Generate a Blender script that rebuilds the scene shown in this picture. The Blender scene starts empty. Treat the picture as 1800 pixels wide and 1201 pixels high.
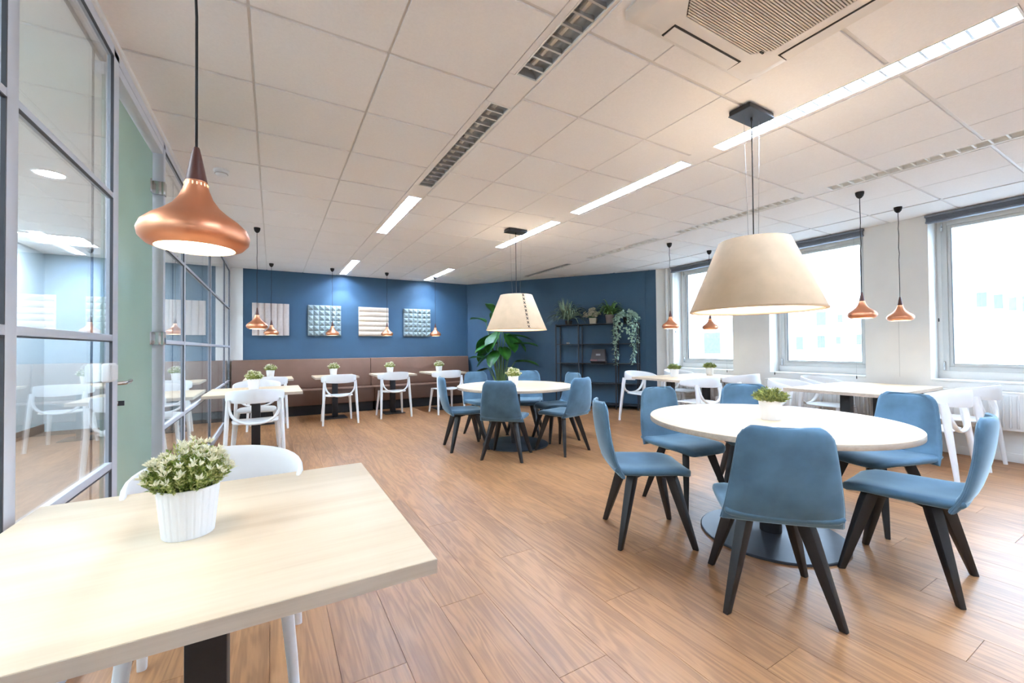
import bpy, bmesh, math, random
from mathutils import Vector, Matrix
random.seed(7)
S = bpy.context.scene
COL = S.collection
PI = math.pi
R = math.radians

# ---------------------------------------------------------------- camera
EYE = 1.21
def cam_axes(yaw, pitch, roll):
    F = Vector((math.sin(yaw)*math.cos(pitch), math.cos(yaw)*math.cos(pitch), math.sin(pitch)))
    Rt = Vector((math.cos(yaw), -math.sin(yaw), 0))
    U = Rt.cross(F)
    c, s = math.cos(roll), math.sin(roll)
    return c*Rt + s*U, -s*Rt + c*U, F
_rt, _up, _fw = cam_axes(R(29.845), R(0.852), R(-0.496))
cd = bpy.data.cameras.new('camera')
cam = bpy.data.objects.new('camera', cd)
COL.objects.link(cam)
cd.sensor_fit = 'HORIZONTAL'
cd.sensor_width = 36.0
cd.lens = 36.0*734.2/1800.0
cd.clip_start = 0.02
cam.matrix_world = Matrix(((_rt.x, _up.x, -_fw.x, 0), (_rt.y, _up.y, -_fw.y, 0), (_rt.z, _up.z, -_fw.z, EYE), (0, 0, 0, 1)))
S.camera = cam

# ---------------------------------------------------------------- world, exposure
SKY = 2.0
EXPOSURE = 3.08
TUBE = 42.0
w = bpy.data.worlds.new('sky')
S.world = w
w.use_nodes = True
bg = w.node_tree.nodes['Background']
bg.inputs[0].default_value = (0.57, 0.775, 1.0, 1)
bg.inputs[1].default_value = SKY
S.view_settings.view_transform = 'Standard'
S.view_settings.look = 'None'
S.view_settings.exposure = EXPOSURE
S.view_settings.gamma = 1.0
S.view_settings.use_curve_mapping = False
try:
    S.cycles.max_bounces = 7
    S.cycles.diffuse_bounces = 4
    S.cycles.glossy_bounces = 3
    S.cycles.use_adaptive_sampling = True
    S.cycles.adaptive_threshold = 0.05
    S.cycles.transparent_max_bounces = 10
    S.cycles.transmission_bounces = 6
    S.cycles.sample_clamp_indirect = 6.0
    S.cycles.caustics_reflective = False
    S.cycles.caustics_refractive = False
    S.cycles.use_denoising = True
except Exception:
    pass

# ---------------------------------------------------------------- materials
def lin(c):
    c = c/255.0
    return c/12.92 if c <= 0.04045 else ((c+0.055)/1.055)**2.4
def L(rgb):
    return (lin(rgb[0]), lin(rgb[1]), lin(rgb[2]), 1)
MATS = {}
def pmat(name, rgb, rough=0.5, metal=0.0, var=0.05, scale=12.0, bump=0.0, bscale=150.0, sheen=0.0, spec=0.5, emit=None, estr=0.0, stretch=(1, 1, 1), rgb2=None, coat=0.0, objvar=0.0, trans=0.0, sheentint=None):
    m = bpy.data.materials.new(name)
    m.use_nodes = True
    nt = m.node_tree
    n = nt.nodes
    b = n['Principled BSDF']
    b.inputs['Roughness'].default_value = rough
    b.inputs['Metallic'].default_value = metal
    b.inputs['Specular IOR Level'].default_value = spec
    b.inputs['Sheen Weight'].default_value = sheen
    if sheen:
        b.inputs['Sheen Roughness'].default_value = 0.35
        if sheentint:
            b.inputs['Sheen Tint'].default_value = L(sheentint)
    b.inputs['Coat Weight'].default_value = coat
    tc = n.new('ShaderNodeTexCoord')
    mp = n.new('ShaderNodeMapping')
    mp.inputs['Scale'].default_value = stretch
    nt.links.new(tc.outputs['Object'], mp.inputs['Vector'])
    nz = n.new('ShaderNodeTexNoise')
    nz.inputs['Scale'].default_value = scale
    nz.inputs['Detail'].default_value = 4
    nt.links.new(mp.outputs[0], nz.inputs['Vector'])
    rp = n.new('ShaderNodeValToRGB')
    c = L(rgb)
    c2 = L(rgb2) if rgb2 else None
    rp.color_ramp.elements[0].position = 0.3
    rp.color_ramp.elements[1].position = 0.7
    rp.color_ramp.elements[0].color = tuple(max(0, x*(1-var)) for x in c[:3]) + (1,)
    rp.color_ramp.elements[1].color = c2 if c2 else tuple(min(1, x*(1+var)) for x in c[:3]) + (1,)
    nt.links.new(nz.outputs['Fac'], rp.inputs['Fac'])
    out = rp.outputs['Color']
    if objvar:
        oi = n.new('ShaderNodeObjectInfo')
        hs = n.new('ShaderNodeHueSaturation')
        mr = n.new('ShaderNodeMapRange')
        mr.inputs['To Min'].default_value = 1-objvar
        mr.inputs['To Max'].default_value = 1+objvar
        nt.links.new(oi.outputs['Random'], mr.inputs['Value'])
        nt.links.new(mr.outputs[0], hs.inputs['Value'])
        nt.links.new(out, hs.inputs['Color'])
        out = hs.outputs['Color']
    nt.links.new(out, b.inputs['Base Color'])
    if bump:
        nb = n.new('ShaderNodeTexNoise')
        nb.inputs['Scale'].default_value = bscale
        nt.links.new(mp.outputs[0], nb.inputs['Vector'])
        bp = n.new('ShaderNodeBump')
        bp.inputs['Strength'].default_value = bump
        bp.inputs['Distance'].default_value = 0.004
        nt.links.new(nb.outputs['Fac'], bp.inputs['Height'])
        nt.links.new(bp.outputs[0], b.inputs['Normal'])
    if emit:
        b.inputs['Emission Color'].default_value = L(emit)
        b.inputs['Emission Strength'].default_value = estr
    if trans:
        tr = n.new('ShaderNodeBsdfTranslucent')
        tr.inputs['Color'].default_value = c
        mx = n.new('ShaderNodeMixShader')
        mx.inputs[0].default_value = trans
        nt.links.new(b.outputs[0], mx.inputs[1])
        nt.links.new(tr.outputs[0], mx.inputs[2])
        nt.links.new(mx.outputs[0], n['Material Output'].inputs['Surface'])
    MATS[name] = m
    return m

def wood(name, dark, light, axis='Y', rings=9.0, rough=0.4, objvar=0.0, fine=1.0, bump=0.05, contrast=1.0, pore=0.5, world=False):
    m = bpy.data.materials.new(name)
    m.use_nodes = True
    nt = m.node_tree
    n = nt.nodes
    b = n['Principled BSDF']
    b.inputs['Roughness'].default_value = rough
    tc = n.new('ShaderNodeTexCoord')
    oi = n.new('ShaderNodeObjectInfo')
    add = n.new('ShaderNodeVectorMath')
    add.operation = 'ADD'
    sc = n.new('ShaderNodeVectorMath')
    sc.operation = 'SCALE'
    comb = n.new('ShaderNodeCombineXYZ')
    for i in range(3):
        nt.links.new(oi.outputs['Random'], comb.inputs[i])
    nt.links.new(comb.outputs[0], sc.inputs[0])
    sc.inputs['Scale'].default_value = 37.0
    nt.links.new(tc.outputs['Object'], add.inputs[0])
    nt.links.new(sc.outputs[0], add.inputs[1])
    mp = n.new('ShaderNodeMapping')
    st = {'X': (0.09, 1, 1), 'Y': (1, 0.09, 1)}[axis]
    mp.inputs['Scale'].default_value = st
    nt.links.new(add.outputs[0], mp.inputs['Vector'])
    n1 = n.new('ShaderNodeTexNoise')
    n1.inputs['Scale'].default_value = rings
    n1.inputs['Detail'].default_value = 3
    n1.inputs['Distortion'].default_value = 0.6
    nt.links.new(mp.outputs[0], n1.inputs['Vector'])
    # cathedral lines: sine of the noise field
    mul = n.new('ShaderNodeMath')
    mul.operation = 'MULTIPLY'
    mul.inputs[1].default_value = 48.0*fine
    nt.links.new(n1.outputs['Fac'], mul.inputs[0])
    sn = n.new('ShaderNodeMath')
    sn.operation = 'SINE'
    nt.links.new(mul.outputs[0], sn.inputs[0])
    mr = n.new('ShaderNodeMapRange')
    mr.inputs['From Min'].default_value = -1
    mr.inputs['From Max'].default_value = 1
    nt.links.new(sn.outputs[0], mr.inputs['Value'])
    mp2 = n.new('ShaderNodeMapping')
    mp2.inputs['Scale'].default_value = tuple(60 if v == 1 else 2.2 for v in st)
    nt.links.new(add.outputs[0], mp2.inputs['Vector'])
    n2 = n.new('ShaderNodeTexNoise')
    n2.inputs['Scale'].default_value = 2.0
    n2.inputs['Detail'].default_value = 5
    nt.links.new(mp2.outputs[0], n2.inputs['Vector'])
    mixf = n.new('ShaderNodeMix')
    mixf.inputs['Factor'].default_value = pore
    nt.links.new(mr.outputs[0], mixf.inputs['A'])
    nt.links.new(n2.outputs['Fac'], mixf.inputs['B'])
    n3 = n.new('ShaderNodeTexNoise')
    n3.inputs['Scale'].default_value = 2.5
    nt.links.new(mp.outputs[0], n3.inputs['Vector'])
    mix2 = n.new('ShaderNodeMix')
    mix2.inputs['Factor'].default_value = 0.5
    nt.links.new(mixf.outputs['Result'], mix2.inputs['A'])
    nt.links.new(n3.outputs['Fac'], mix2.inputs['B'])
    rp = n.new('ShaderNodeValToRGB')
    rp.color_ramp.elements[0].position = 0.5-0.28/contrast
    rp.color_ramp.elements[1].position = 0.5+0.25/contrast
    rp.color_ramp.elements[0].color = L(dark)
    rp.color_ramp.elements[1].color = L(light)
    nt.links.new(mix2.outputs['Result'], rp.inputs['Fac'])
    out = rp.outputs['Color']
    if objvar:
        hs = n.new('ShaderNodeHueSaturation')
        m3 = n.new('ShaderNodeMapRange')
        m3.inputs['To Min'].default_value = 1-objvar
        m3.inputs['To Max'].default_value = 1+objvar
        nt.links.new(oi.outputs['Random'], m3.inputs['Value'])
        nt.links.new(m3.outputs[0], hs.inputs['Value'])
        nt.links.new(out, hs.inputs['Color'])
        out = hs.outputs['Color']
    nt.links.new(out, b.inputs['Base Color'])
    bp = n.new('ShaderNodeBump')
    bp.inputs['Strength'].default_value = bump
    bp.inputs['Distance'].default_value = 0.002
    nt.links.new(mixf.outputs['Result'], bp.inputs['Height'])
    nt.links.new(bp.outputs[0], b.inputs['Normal'])
    MATS[name] = m
    return m

def glassmat(name, tint, f0=0.04, power=5.0, rough=0.0):
    m = bpy.data.materials.new(name)
    m.use_nodes = True
    nt = m.node_tree
    n = nt.nodes
    n.remove(n['Principled BSDF'])
    tr = n.new('ShaderNodeBsdfTransparent')
    tr.inputs[0].default_value = tint + (1,)
    gl = n.new('ShaderNodeBsdfGlossy')
    gl.inputs['Roughness'].default_value = rough
    gl.inputs['Color'].default_value = (1, 1, 1, 1)
    # Schlick reflectance from the facing ratio, the same on both faces of the pane
    lw = n.new('ShaderNodeLayerWeight')
    lw.inputs['Blend'].default_value = 0.5
    pw = n.new('ShaderNodeMath')
    pw.operation = 'POWER'
    pw.inputs[1].default_value = power
    nt.links.new(lw.outputs['Facing'], pw.inputs[0])
    ad = n.new('ShaderNodeMapRange')
    ad.inputs['To Min'].default_value = f0
    ad.inputs['To Max'].default_value = 1.0
    nt.links.new(pw.outputs[0], ad.inputs['Value'])
    mx = n.new('ShaderNodeMixShader')
    nt.links.new(ad.outputs[0], mx.inputs[0])
    nt.links.new(tr.outputs[0], mx.inputs[1])
    nt.links.new(gl.outputs[0], mx.inputs[2])
    nt.links.new(mx.outputs[0], n['Material Output'].inputs['Surface'])
    MATS[name] = m
    return m

M = MATS
wood('floor_vinyl', (124, 82, 50), (188, 136, 90), 'Y', 13.0, 0.40, 0.05, 0.8, 0.06, 0.95, 0.6)
wood('oak_light', (208, 182, 148), (230, 210, 182), 'X', 5.0, 0.55, 0.015, 0.5, 0.02, 0.9, 0.6)
wood('oak_edge', (176, 156, 136), (206, 188, 168), 'X', 8.0, 0.5, 0.0, 1.0, 0.05, 1.0, 0.7)
pmat('ceiling_tile', (246, 243, 242), 0.85, var=0.02, scale=90, bump=0.12, bscale=260)
pmat('ceiling_grid', (226, 222, 219), 0.35, var=0.02)
pmat('white_paint', (236, 234, 230), 0.6, var=0.02, scale=4, bump=0.03, bscale=200)
pmat('blue_paint', (54, 86, 112), 0.55, var=0.05, scale=2.5, bump=0.04, bscale=220)
pmat('plastic_white', (238, 238, 238), 0.38, var=0.015)
pmat('velvet_blue', (84, 112, 131), 0.8, var=0.28, scale=5, sheen=1.0, bump=0.05, bscale=400, spec=0.2, sheentint=(200, 222, 232), objvar=0.05)
pmat('black_wood', (26, 24, 25), 0.42, var=0.25, scale=20, stretch=(1, 1, 0.1))
pmat('black_metal', (30, 31, 36), 0.42, var=0.12, scale=30)
pmat('graphite_metal', (62, 66, 74), 0.38, metal=0.4, var=0.08, scale=10)
pmat('leather_brown', (114, 84, 69), 0.5, var=0.06, scale=5, bump=0.12, bscale=320)
pmat('plinth_black', (24, 25, 30), 0.6, var=0.1)
pmat('copper', (226, 156, 118), 0.42, metal=1.0, var=0.03, scale=3)
pmat('copper_inside', (250, 236, 214), 0.5, var=0.01)
pmat('cone_wood', (94, 52, 42), 0.4, var=0.2, scale=14, stretch=(1, 1, 0.15))
pmat('cord_black', (28, 26, 26), 0.7, var=0.1)
pmat('wire_steel', (150, 150, 150), 0.3, metal=1.0, var=0.05)
pmat('glow_warm', (255, 240, 215), 0.5, var=0.0, emit=(255, 230, 192), estr=3.2)
pmat('glow_slot', (255, 230, 190), 0.5, var=0.0, emit=(255, 214, 150), estr=0.22)
pmat('glow_shade', (255, 250, 240), 0.5, var=0.0, emit=(255, 240, 218), estr=0.55)
pmat('felt_beige', (210, 178, 143), 0.9, var=0.08, scale=9, bump=0.1, bscale=300, trans=0.2)
pmat('felt_inner', (244, 238, 228), 0.8, var=0.02)
pmat('stitch_black', (28, 26, 28), 0.8, var=0.1)
pmat('tube_glow', (255, 255, 255), 0.5, var=0.0, emit=(194, 221, 255), estr=TUBE)
pmat('louver_grey', (186, 190, 194), 0.3, metal=0.35, var=0.03)
pmat('louver_alu', (214, 216, 218), 0.35, metal=0.8, var=0.03)
pmat('louver_white', (245, 244, 240), 0.4, var=0.01)
pmat('alu_frame', (214, 217, 226), 0.4, metal=0.0, var=0.03, scale=5)
pmat('alu_dark', (72, 74, 80), 0.5, var=0.06)
pmat('upvc_grey', (206, 205, 201), 0.4, var=0.02)
pmat('chrome', (205, 206, 208), 0.16, metal=1.0, var=0.02)
pmat('frosted_green', (186, 204, 190), 0.3, var=0.03, scale=2, trans=0.35)
pmat('ac_white', (238, 232, 226), 0.5, var=0.015)
pmat('ac_slat', (222, 212, 198), 0.5, var=0.03)
pmat('ac_dark', (60, 54, 48), 0.8, var=0.1)
pmat('blind_grey', (128, 132, 142), 0.4, metal=0.3, var=0.05)
pmat('pot_white', (240, 240, 240), 0.4, var=0.015)
pmat('soil', (52, 42, 34), 0.95, var=0.3, scale=60)
pmat('leaf_green', (104, 130, 46), 0.55, var=0.3, scale=40, rgb2=(160, 178, 84), trans=0.15)
pmat('leaf_pale', (176, 186, 100), 0.55, var=0.2, scale=40, rgb2=(222, 222, 160), trans=0.15)
pmat('leaf_dusty', (112, 130, 78), 0.6, var=0.25, scale=40, rgb2=(168, 180, 112), trans=0.15)
pmat('leaf_olive', (136, 146, 72), 0.55, var=0.25, scale=40, rgb2=(196, 200, 120), trans=0.15)
pmat('blossom', (240, 236, 206), 0.6, var=0.06, scale=40, rgb2=(250, 248, 232), trans=0.15)
pmat('leaf_big', (30, 84, 30), 0.4, var=0.3, scale=6, rgb2=(66, 132, 44), trans=0.12)
pmat('stem_green', (108, 142, 84), 0.5, var=0.15, scale=20)
pmat('leaf_fern', (88, 134, 70), 0.55, var=0.3, scale=18, rgb2=(130, 168, 92), trans=0.12)
pmat('leaf_stag', (138, 172, 140), 0.6, var=0.2, scale=18, rgb2=(186, 208, 180), trans=0.1)
pmat('leaf_begonia', (150, 154, 122), 0.55, var=0.3, scale=30, rgb2=(214, 204, 180), trans=0.1)
pmat('leaf_trail', (166, 204, 180), 0.5, var=0.25, scale=50, rgb2=(206, 226, 208), trans=0.12)
pmat('pot_cream', (206, 196, 172), 0.6, var=0.06)
pmat('pot_taupe', (156, 146, 142), 0.6, var=0.06)
pmat('basket_dark', (48, 46, 44), 0.8, var=0.2)
pmat('panel_sand', (206, 190, 182), 0.9, var=0.05, scale=20, bump=0.08, bscale=400)
pmat('panel_cream', (218, 198, 178), 0.9, var=0.05, scale=20, bump=0.08, bscale=400)
pmat('panel_blue', (146, 160, 162), 0.9, var=0.05, scale=20, bump=0.08, bscale=400)
pmat('box_charcoal', (62, 54, 54), 0.6, var=0.1)
pmat('print_grey', (140, 140, 142), 0.6, var=0.05)
pmat('print_red', (190, 120, 120), 0.6, var=0.1)
pmat('mug_white', (228, 228, 226), 0.4, var=0.02)
pmat('radiator_white', (236, 235, 232), 0.4, var=0.015)
pmat('facade_white', (236, 236, 234), 0.8, var=0.03, scale=1.0)
pmat('facade_glass', (84, 84, 80), 0.6, var=0.1, scale=2)
pmat('street_grey', (120, 122, 122), 0.9, var=0.05, scale=1)
pmat('far_room_wall', (206, 214, 216), 0.7, var=0.02)
pmat('far_room_floor', (150, 124, 104), 0.6, var=0.06)
pmat('downlight_glow', (255, 255, 250), 0.5, var=0, emit=(235, 242, 255), estr=40.0)
pmat('fill_glow', (255, 255, 255), 0.5, var=0, emit=(212, 232, 250), estr=9.0)  # emission of the added fill panels beyond the glass
pmat('rubber_black', (20, 20, 20), 0.8, var=0.1)
glassmat('partition_glass', (0.95, 0.97, 0.975), 0.06, 3.6)
glassmat('window_glass', (0.985, 0.99, 1.0), 0.03, 5.0)

# ---------------------------------------------------------------- helpers
def tag(o, label=None, cat=None, group=None, kind=None):
    if label: o['label'] = label
    if cat: o['category'] = cat
    if group: o['group'] = group
    if kind: o['kind'] = kind
    return o
def empty(name, loc=(0, 0, 0), rz=0.0, parent=None):
    o = bpy.data.objects.new(name, None)
    o.empty_display_size = 0.1
    COL.objects.link(o)
    o.location = loc
    o.rotation_euler = (0, 0, rz)
    if parent: o.parent = parent
    return o
def put(name, me, parent=None, loc=(0, 0, 0), rot=(0, 0, 0), scale=None):
    o = bpy.data.objects.new(name, me)
    COL.objects.link(o)
    o.location = loc
    o.rotation_euler = rot
    if scale: o.scale = scale
    if parent: o.parent = parent
    return o
def copy_tree(o, parent=None):
    c = o.copy()
    COL.objects.link(c)
    c.parent = parent
    for ch in list(o.children):
        copy_tree(ch, c)
    return c

class MB:
    def __init__(self):
        self.v = []
        self.f = []
    def box(self, c, s, rot=None, taper=1.0):
        i = len(self.v)
        for z in (-1, 1):
            k = taper if z > 0 else 1.0
            for x, y in ((-1, -1), (1, -1), (1, 1), (-1, 1)):
                p = Vector((x*s[0]/2*k, y*s[1]/2*k, z*s[2]/2))
                if rot is not None: p = rot @ p
                self.v.append(p + Vector(c))
        for q in ((0, 3, 2, 1), (4, 5, 6, 7), (0, 1, 5, 4), (1, 2, 6, 5), (2, 3, 7, 6), (3, 0, 4, 7)):
            self.f.append(tuple(i+k for k in q))
        return self
    def box2(self, x0, x1, y0, y1, z0, z1):
        return self.box(((x0+x1)/2, (y0+y1)/2, (z0+z1)/2), (x1-x0, y1-y0, z1-z0))
    def rings(self, rings, cap0=True, cap1=True, closed=True):
        i = len(self.v)
        n = len(rings[0])
        for r in rings:
            for p in r: self.v.append(Vector(p))
        for a in range(len(rings)-1):
            for k in range(n if closed else n-1):
                k2 = (k+1) % n
                self.f.append((i+a*n+k, i+a*n+k2, i+(a+1)*n+k2, i+(a+1)*n+k))
        if cap0: self.f.append(tuple(i+k for k in range(n-1, -1, -1)))
        if cap1: self.f.append(tuple(i+(len(rings)-1)*n+k for k in range(n)))
        return self
    def lathe(self, prof, n=24, cap0=True, cap1=True, c=(0, 0, 0)):
        return self.rings([[(c[0]+r*math.cos(2*PI*k/n), c[1]+r*math.sin(2*PI*k/n), c[2]+z) for k in range(n)] for r, z in prof], cap0, cap1)
    def sweep(self, path, sizes, n=10, up=(0, 0, 1), power=2.0, cap=True):
        path = [Vector(p) for p in path]
        up = Vector(up)
        rings = []
        for i, p in enumerate(path):
            t = (path[min(i+1, len(path)-1)] - path[max(i-1, 0)]).normalized()
            s = t.cross(up)
            if s.length < 1e-4: s = t.cross(Vector((0, 1, 0)))
            s.normalize()
            u = s.cross(t).normalized()
            a, b = sizes[i] if isinstance(sizes, list) else sizes
            ring = []
            for k in range(n):
                an = 2*PI*k/n + PI/n
                ca, sa = math.cos(an), math.sin(an)
                ca = math.copysign(abs(ca)**(2/power), ca)
                sa = math.copysign(abs(sa)**(2/power), sa)
                ring.append(p + s*a*ca + u*b*sa)
            rings.append(ring)
        return self.rings(rings, cap, cap)
    def quad(self, a, b, c, d):
        i = len(self.v)
        self.v += [Vector(a), Vector(b), Vector(c), Vector(d)]
        self.f.append((i, i+1, i+2, i+3))
        return self
    def mesh(self, name, mat, smooth=True, angle=40, bevel=0.0, segs=2):
        me = bpy.data.meshes.new(name)
        me.from_pydata([tuple(p) for p in self.v], [], self.f)
        if bevel:
            bm = bmesh.new()
            bm.from_mesh(me)
            bmesh.ops.bevel(bm, geom=[e for e in bm.edges if e.is_manifold and e.calc_face_angle(0) > 0.6], offset=bevel, segments=segs, affect='EDGES', profile=0.5, clamp_overlap=True)
            bm.to_mesh(me)
            bm.free()
        me.materials.append(M[mat])
        if smooth:
            me.polygons.foreach_set('use_smooth', [True]*len(me.polygons))
            me.set_sharp_from_angle(angle=R(angle))
        me.update()
        return me
    def build(self, name, mat, parent=None, smooth=True, angle=40, bevel=0.0, segs=2, loc=(0, 0, 0), rot=(0, 0, 0)):
        return put(name, self.mesh(name, mat, smooth, angle, bevel, segs), parent, loc, rot)
def B(name, mat, x0, x1, y0, y1, z0, z1, parent=None, bevel=0.0, segs=2):
    """box object with its origin at its own centre"""
    mb = MB().box((0, 0, 0), (x1-x0, y1-y0, z1-z0))
    return mb.build(name, mat, parent, bevel=bevel, segs=segs, loc=((x0+x1)/2, (y0+y1)/2, (z0+z1)/2))
def struct(o):
    o['kind'] = 'structure'
    return o
def shell(fn, nu, nv, thick):
    """closed padded surface around mid surface fn(u,v), u,v in -1..1; thick(u,v)"""
    mb = MB()
    def P(u, v): return Vector(fn(u, v))
    us = [math.sin(PI/2*(-1+2*i/nu)) for i in range(nu+1)]
    vs = [math.sin(PI/2*(-1+2*j/nv)) for j in range(nv+1)]
    top, bot = [], []
    for v in vs:
        for u in us:
            e = 1e-3
            uu = max(-1+e, min(1-e, u)); vv = max(-1+e, min(1-e, v))
            p = P(u, v)
            nrm = (P(uu+e, vv)-P(uu-e, vv)).cross(P(uu, vv+e)-P(uu, vv-e))
            nrm = nrm.normalized() if nrm.length > 1e-12 else Vector((0, 0, 1))
            t = thick(u, v)/2
            top.append(p+nrm*t); bot.append(p-nrm*t)
    N = nu+1
    k = len(top)
    mb.v = top+bot
    for j in range(nv):
        for i in range(nu):
            a, b_, c, d = j*N+i, j*N+i+1, (j+1)*N+i+1, (j+1)*N+i
            mb.f.append((a, b_, c, d)); mb.f.append((k+a, k+d, k+c, k+b_))
    for j in range(nv):
        a, d = j*N, (j+1)*N
        mb.f.append((a, d, k+d, k+a))
        a, d = j*N+nu, (j+1)*N+nu
        mb.f.append((d, a, k+a, k+d))
    for i in range(nu):
        a, b_ = i, i+1
        mb.f.append((b_, a, k+a, k+b_))
        a, b_ = nv*N+i, nv*N+i+1
        mb.f.append((a, b_, k+b_, k+a))
    return mb

# ---------------------------------------------------------------- setting
CEIL = 2.705
TOP = CEIL+0.30
XW = 6.55
YB = 9.0
YF = -2.5
XP = -0.655
CA = Vector((3.98, 8.96)); CB = Vector((6.33, 5.78))
CE = (CB-CA).normalized()
CN = Vector((CE.y, -CE.x))
CN = CN if CN.dot(-CA) > 0 else -CN
CROT = math.atan2(CE.y, CE.x)
def cpos(s, off, z=0.0):
    p = CA + CE*s + CN*off
    return (p.x, p.y, z)
def outside(x, y):
    return (Vector((x, y))-CA).dot(CN)

# floor: slab with planks on it
fl = struct(B('floor', 'floor_vinyl', -0.78, 6.75, YF-0.1, 9.15, -0.12, -0.004))
PW, PL = 0.23, 1.5
plank_me = MB().box((0, 0, 0), (PW-0.0012, PL-0.0012, 0.006)).mesh('plank', 'floor_vinyl', bevel=0.0006, segs=1)
i = 0
x = -0.70
while x < 6.6:
    off = (i*0.62) % PL
    y = -0.4-off
    while y < 9.0:
        cx, cy = x+PW/2, y+PL/2
        if y+PL > 0.1 and outside(cx, cy) > -0.55:
            p = put('plank', plank_me, None, (cx, cy, -0.003))
            p.parent = fl
            p.matrix_parent_inverse = Matrix.Translation(-Vector(fl.location))
        y += PL
    x += PW
    i += 1

# ceiling: grid plate pieces, tiles, light bands
GX = [(-0.655, -0.09), (-0.09, 0.51), (0.51, 1.11), (1.30, 1.72), (1.72, 2.32), (2.32, 2.83), (3.02, 3.49), (3.49, 4.12), (4.12, 4.52), (4.70, 5.33), (5.33, 5.95), (5.98, 6.55)]
BANDS = [(1.11, 1.30), (2.83, 3.02), (4.52, 4.70)]
GY = [YF] + [0.907+0.6*k for k in range(-5, 14)] + [YB]
ceil = struct(B('ceiling', 'white_paint', -0.78, 6.95, YF-0.1, 9.15, CEIL+0.10, TOP))
def under(o, parent):
    o.parent = parent
    o.matrix_parent_inverse = Matrix.Translation(-Vector(parent.location))
    return o
for (a, b) in ((-0.70, 1.11), (1.30, 2.83), (3.02, 4.52), (4.70, 5.95), (5.98, 6.6)):
    under(B('grid_plate', 'ceiling_grid', a, b, YF, YB, CEIL, CEIL+0.012), ceil)
under(B('slot_plate', 'alu_dark', 5.945, 5.985, YF, YB, CEIL+0.02, CEIL+0.03), ceil)
tiles = {}
for (a, b) in GX:
    for j in range(len(GY)-1):
        y0, y1 = GY[j], GY[j+1]
        if outside((a+b)/2, (y0+y1)/2) < -0.45: continue
        gx = 0.007 if a > 0.6 else 0.012
        sx, sy = b-a-gx, y1-y0-0.02
        key = (round(sx, 3), round(sy, 3))
        if key not in tiles:
            tiles[key] = MB().box((0, 0, 0), (sx, sy, 0.012)).mesh('ceiling_tile', 'ceiling_tile', bevel=0.002, segs=1)
        under(put('ceiling_tile', tiles[key], None, ((a+b)/2, (y0+y1)/2, CEIL-0.003)), ceil)

# recessed louvre lights in the bands
FIX = [  # band, y0, y1, lit
    (0, 0.46, 1.945, 0), (0, 2.235, 3.71, 0), (0, 4.01, 5.48, 1), (0, 7.37, 8.86, 1),
    (1, 0.46, 1.94, 1), (1, 2.21, 3.67, 1), (1, 4.01, 5.47, 1), (1, 7.35, 8.82, 1),
    (2, 0.46, 1.93, 2), (2, 2.18, 3.65, 2), (2, 3.98, 5.44, 2), (2, 5.93, 7.45, 0),
    (0, -1.3, 0.18, 1), (1, -1.3, 0.18, 1), (2, -1.3, 0.18, 1)]
FLAB = {
    0: ('unlit mirror louvre strip light beside the air conditioner', 0), 1: ('long unlit silver louvre strip light following the one beside the air conditioner', 0),
    2: ('lit strip light in line before the copper lamps, third along its row', 0), 3: ('lit strip light near the blue wall above the cream padded panel side', 0),
    4: ('brightest long strip light beside the square canopy of the big felt lamp', 0), 5: ('lit strip light beyond the big felt lamp canopy, second along the middle row', 0),
    6: ('lit strip light passing behind the dark canopy of the rear felt lamp', 0), 7: ('short lit strip light over the last bench table near the corner', 0),
    8: ('unlit window side strip light above two copper pendants, louvres whitened as window reflections', 0), 9: ('unlit window side strip light above the big felt shade, louvres whitened as window reflections', 0),
    10: ('narrow strip light above the copper pendant by the first window', 0), 11: ('dark unlit strip light above the plant shelf', 0),
    12: ('strip light behind the viewer in the glass wall side row', 0), 13: ('strip light behind the viewer in the middle row', 0), 14: ('strip light behind the viewer in the window side row', 0)}
blade_me = {}
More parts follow.
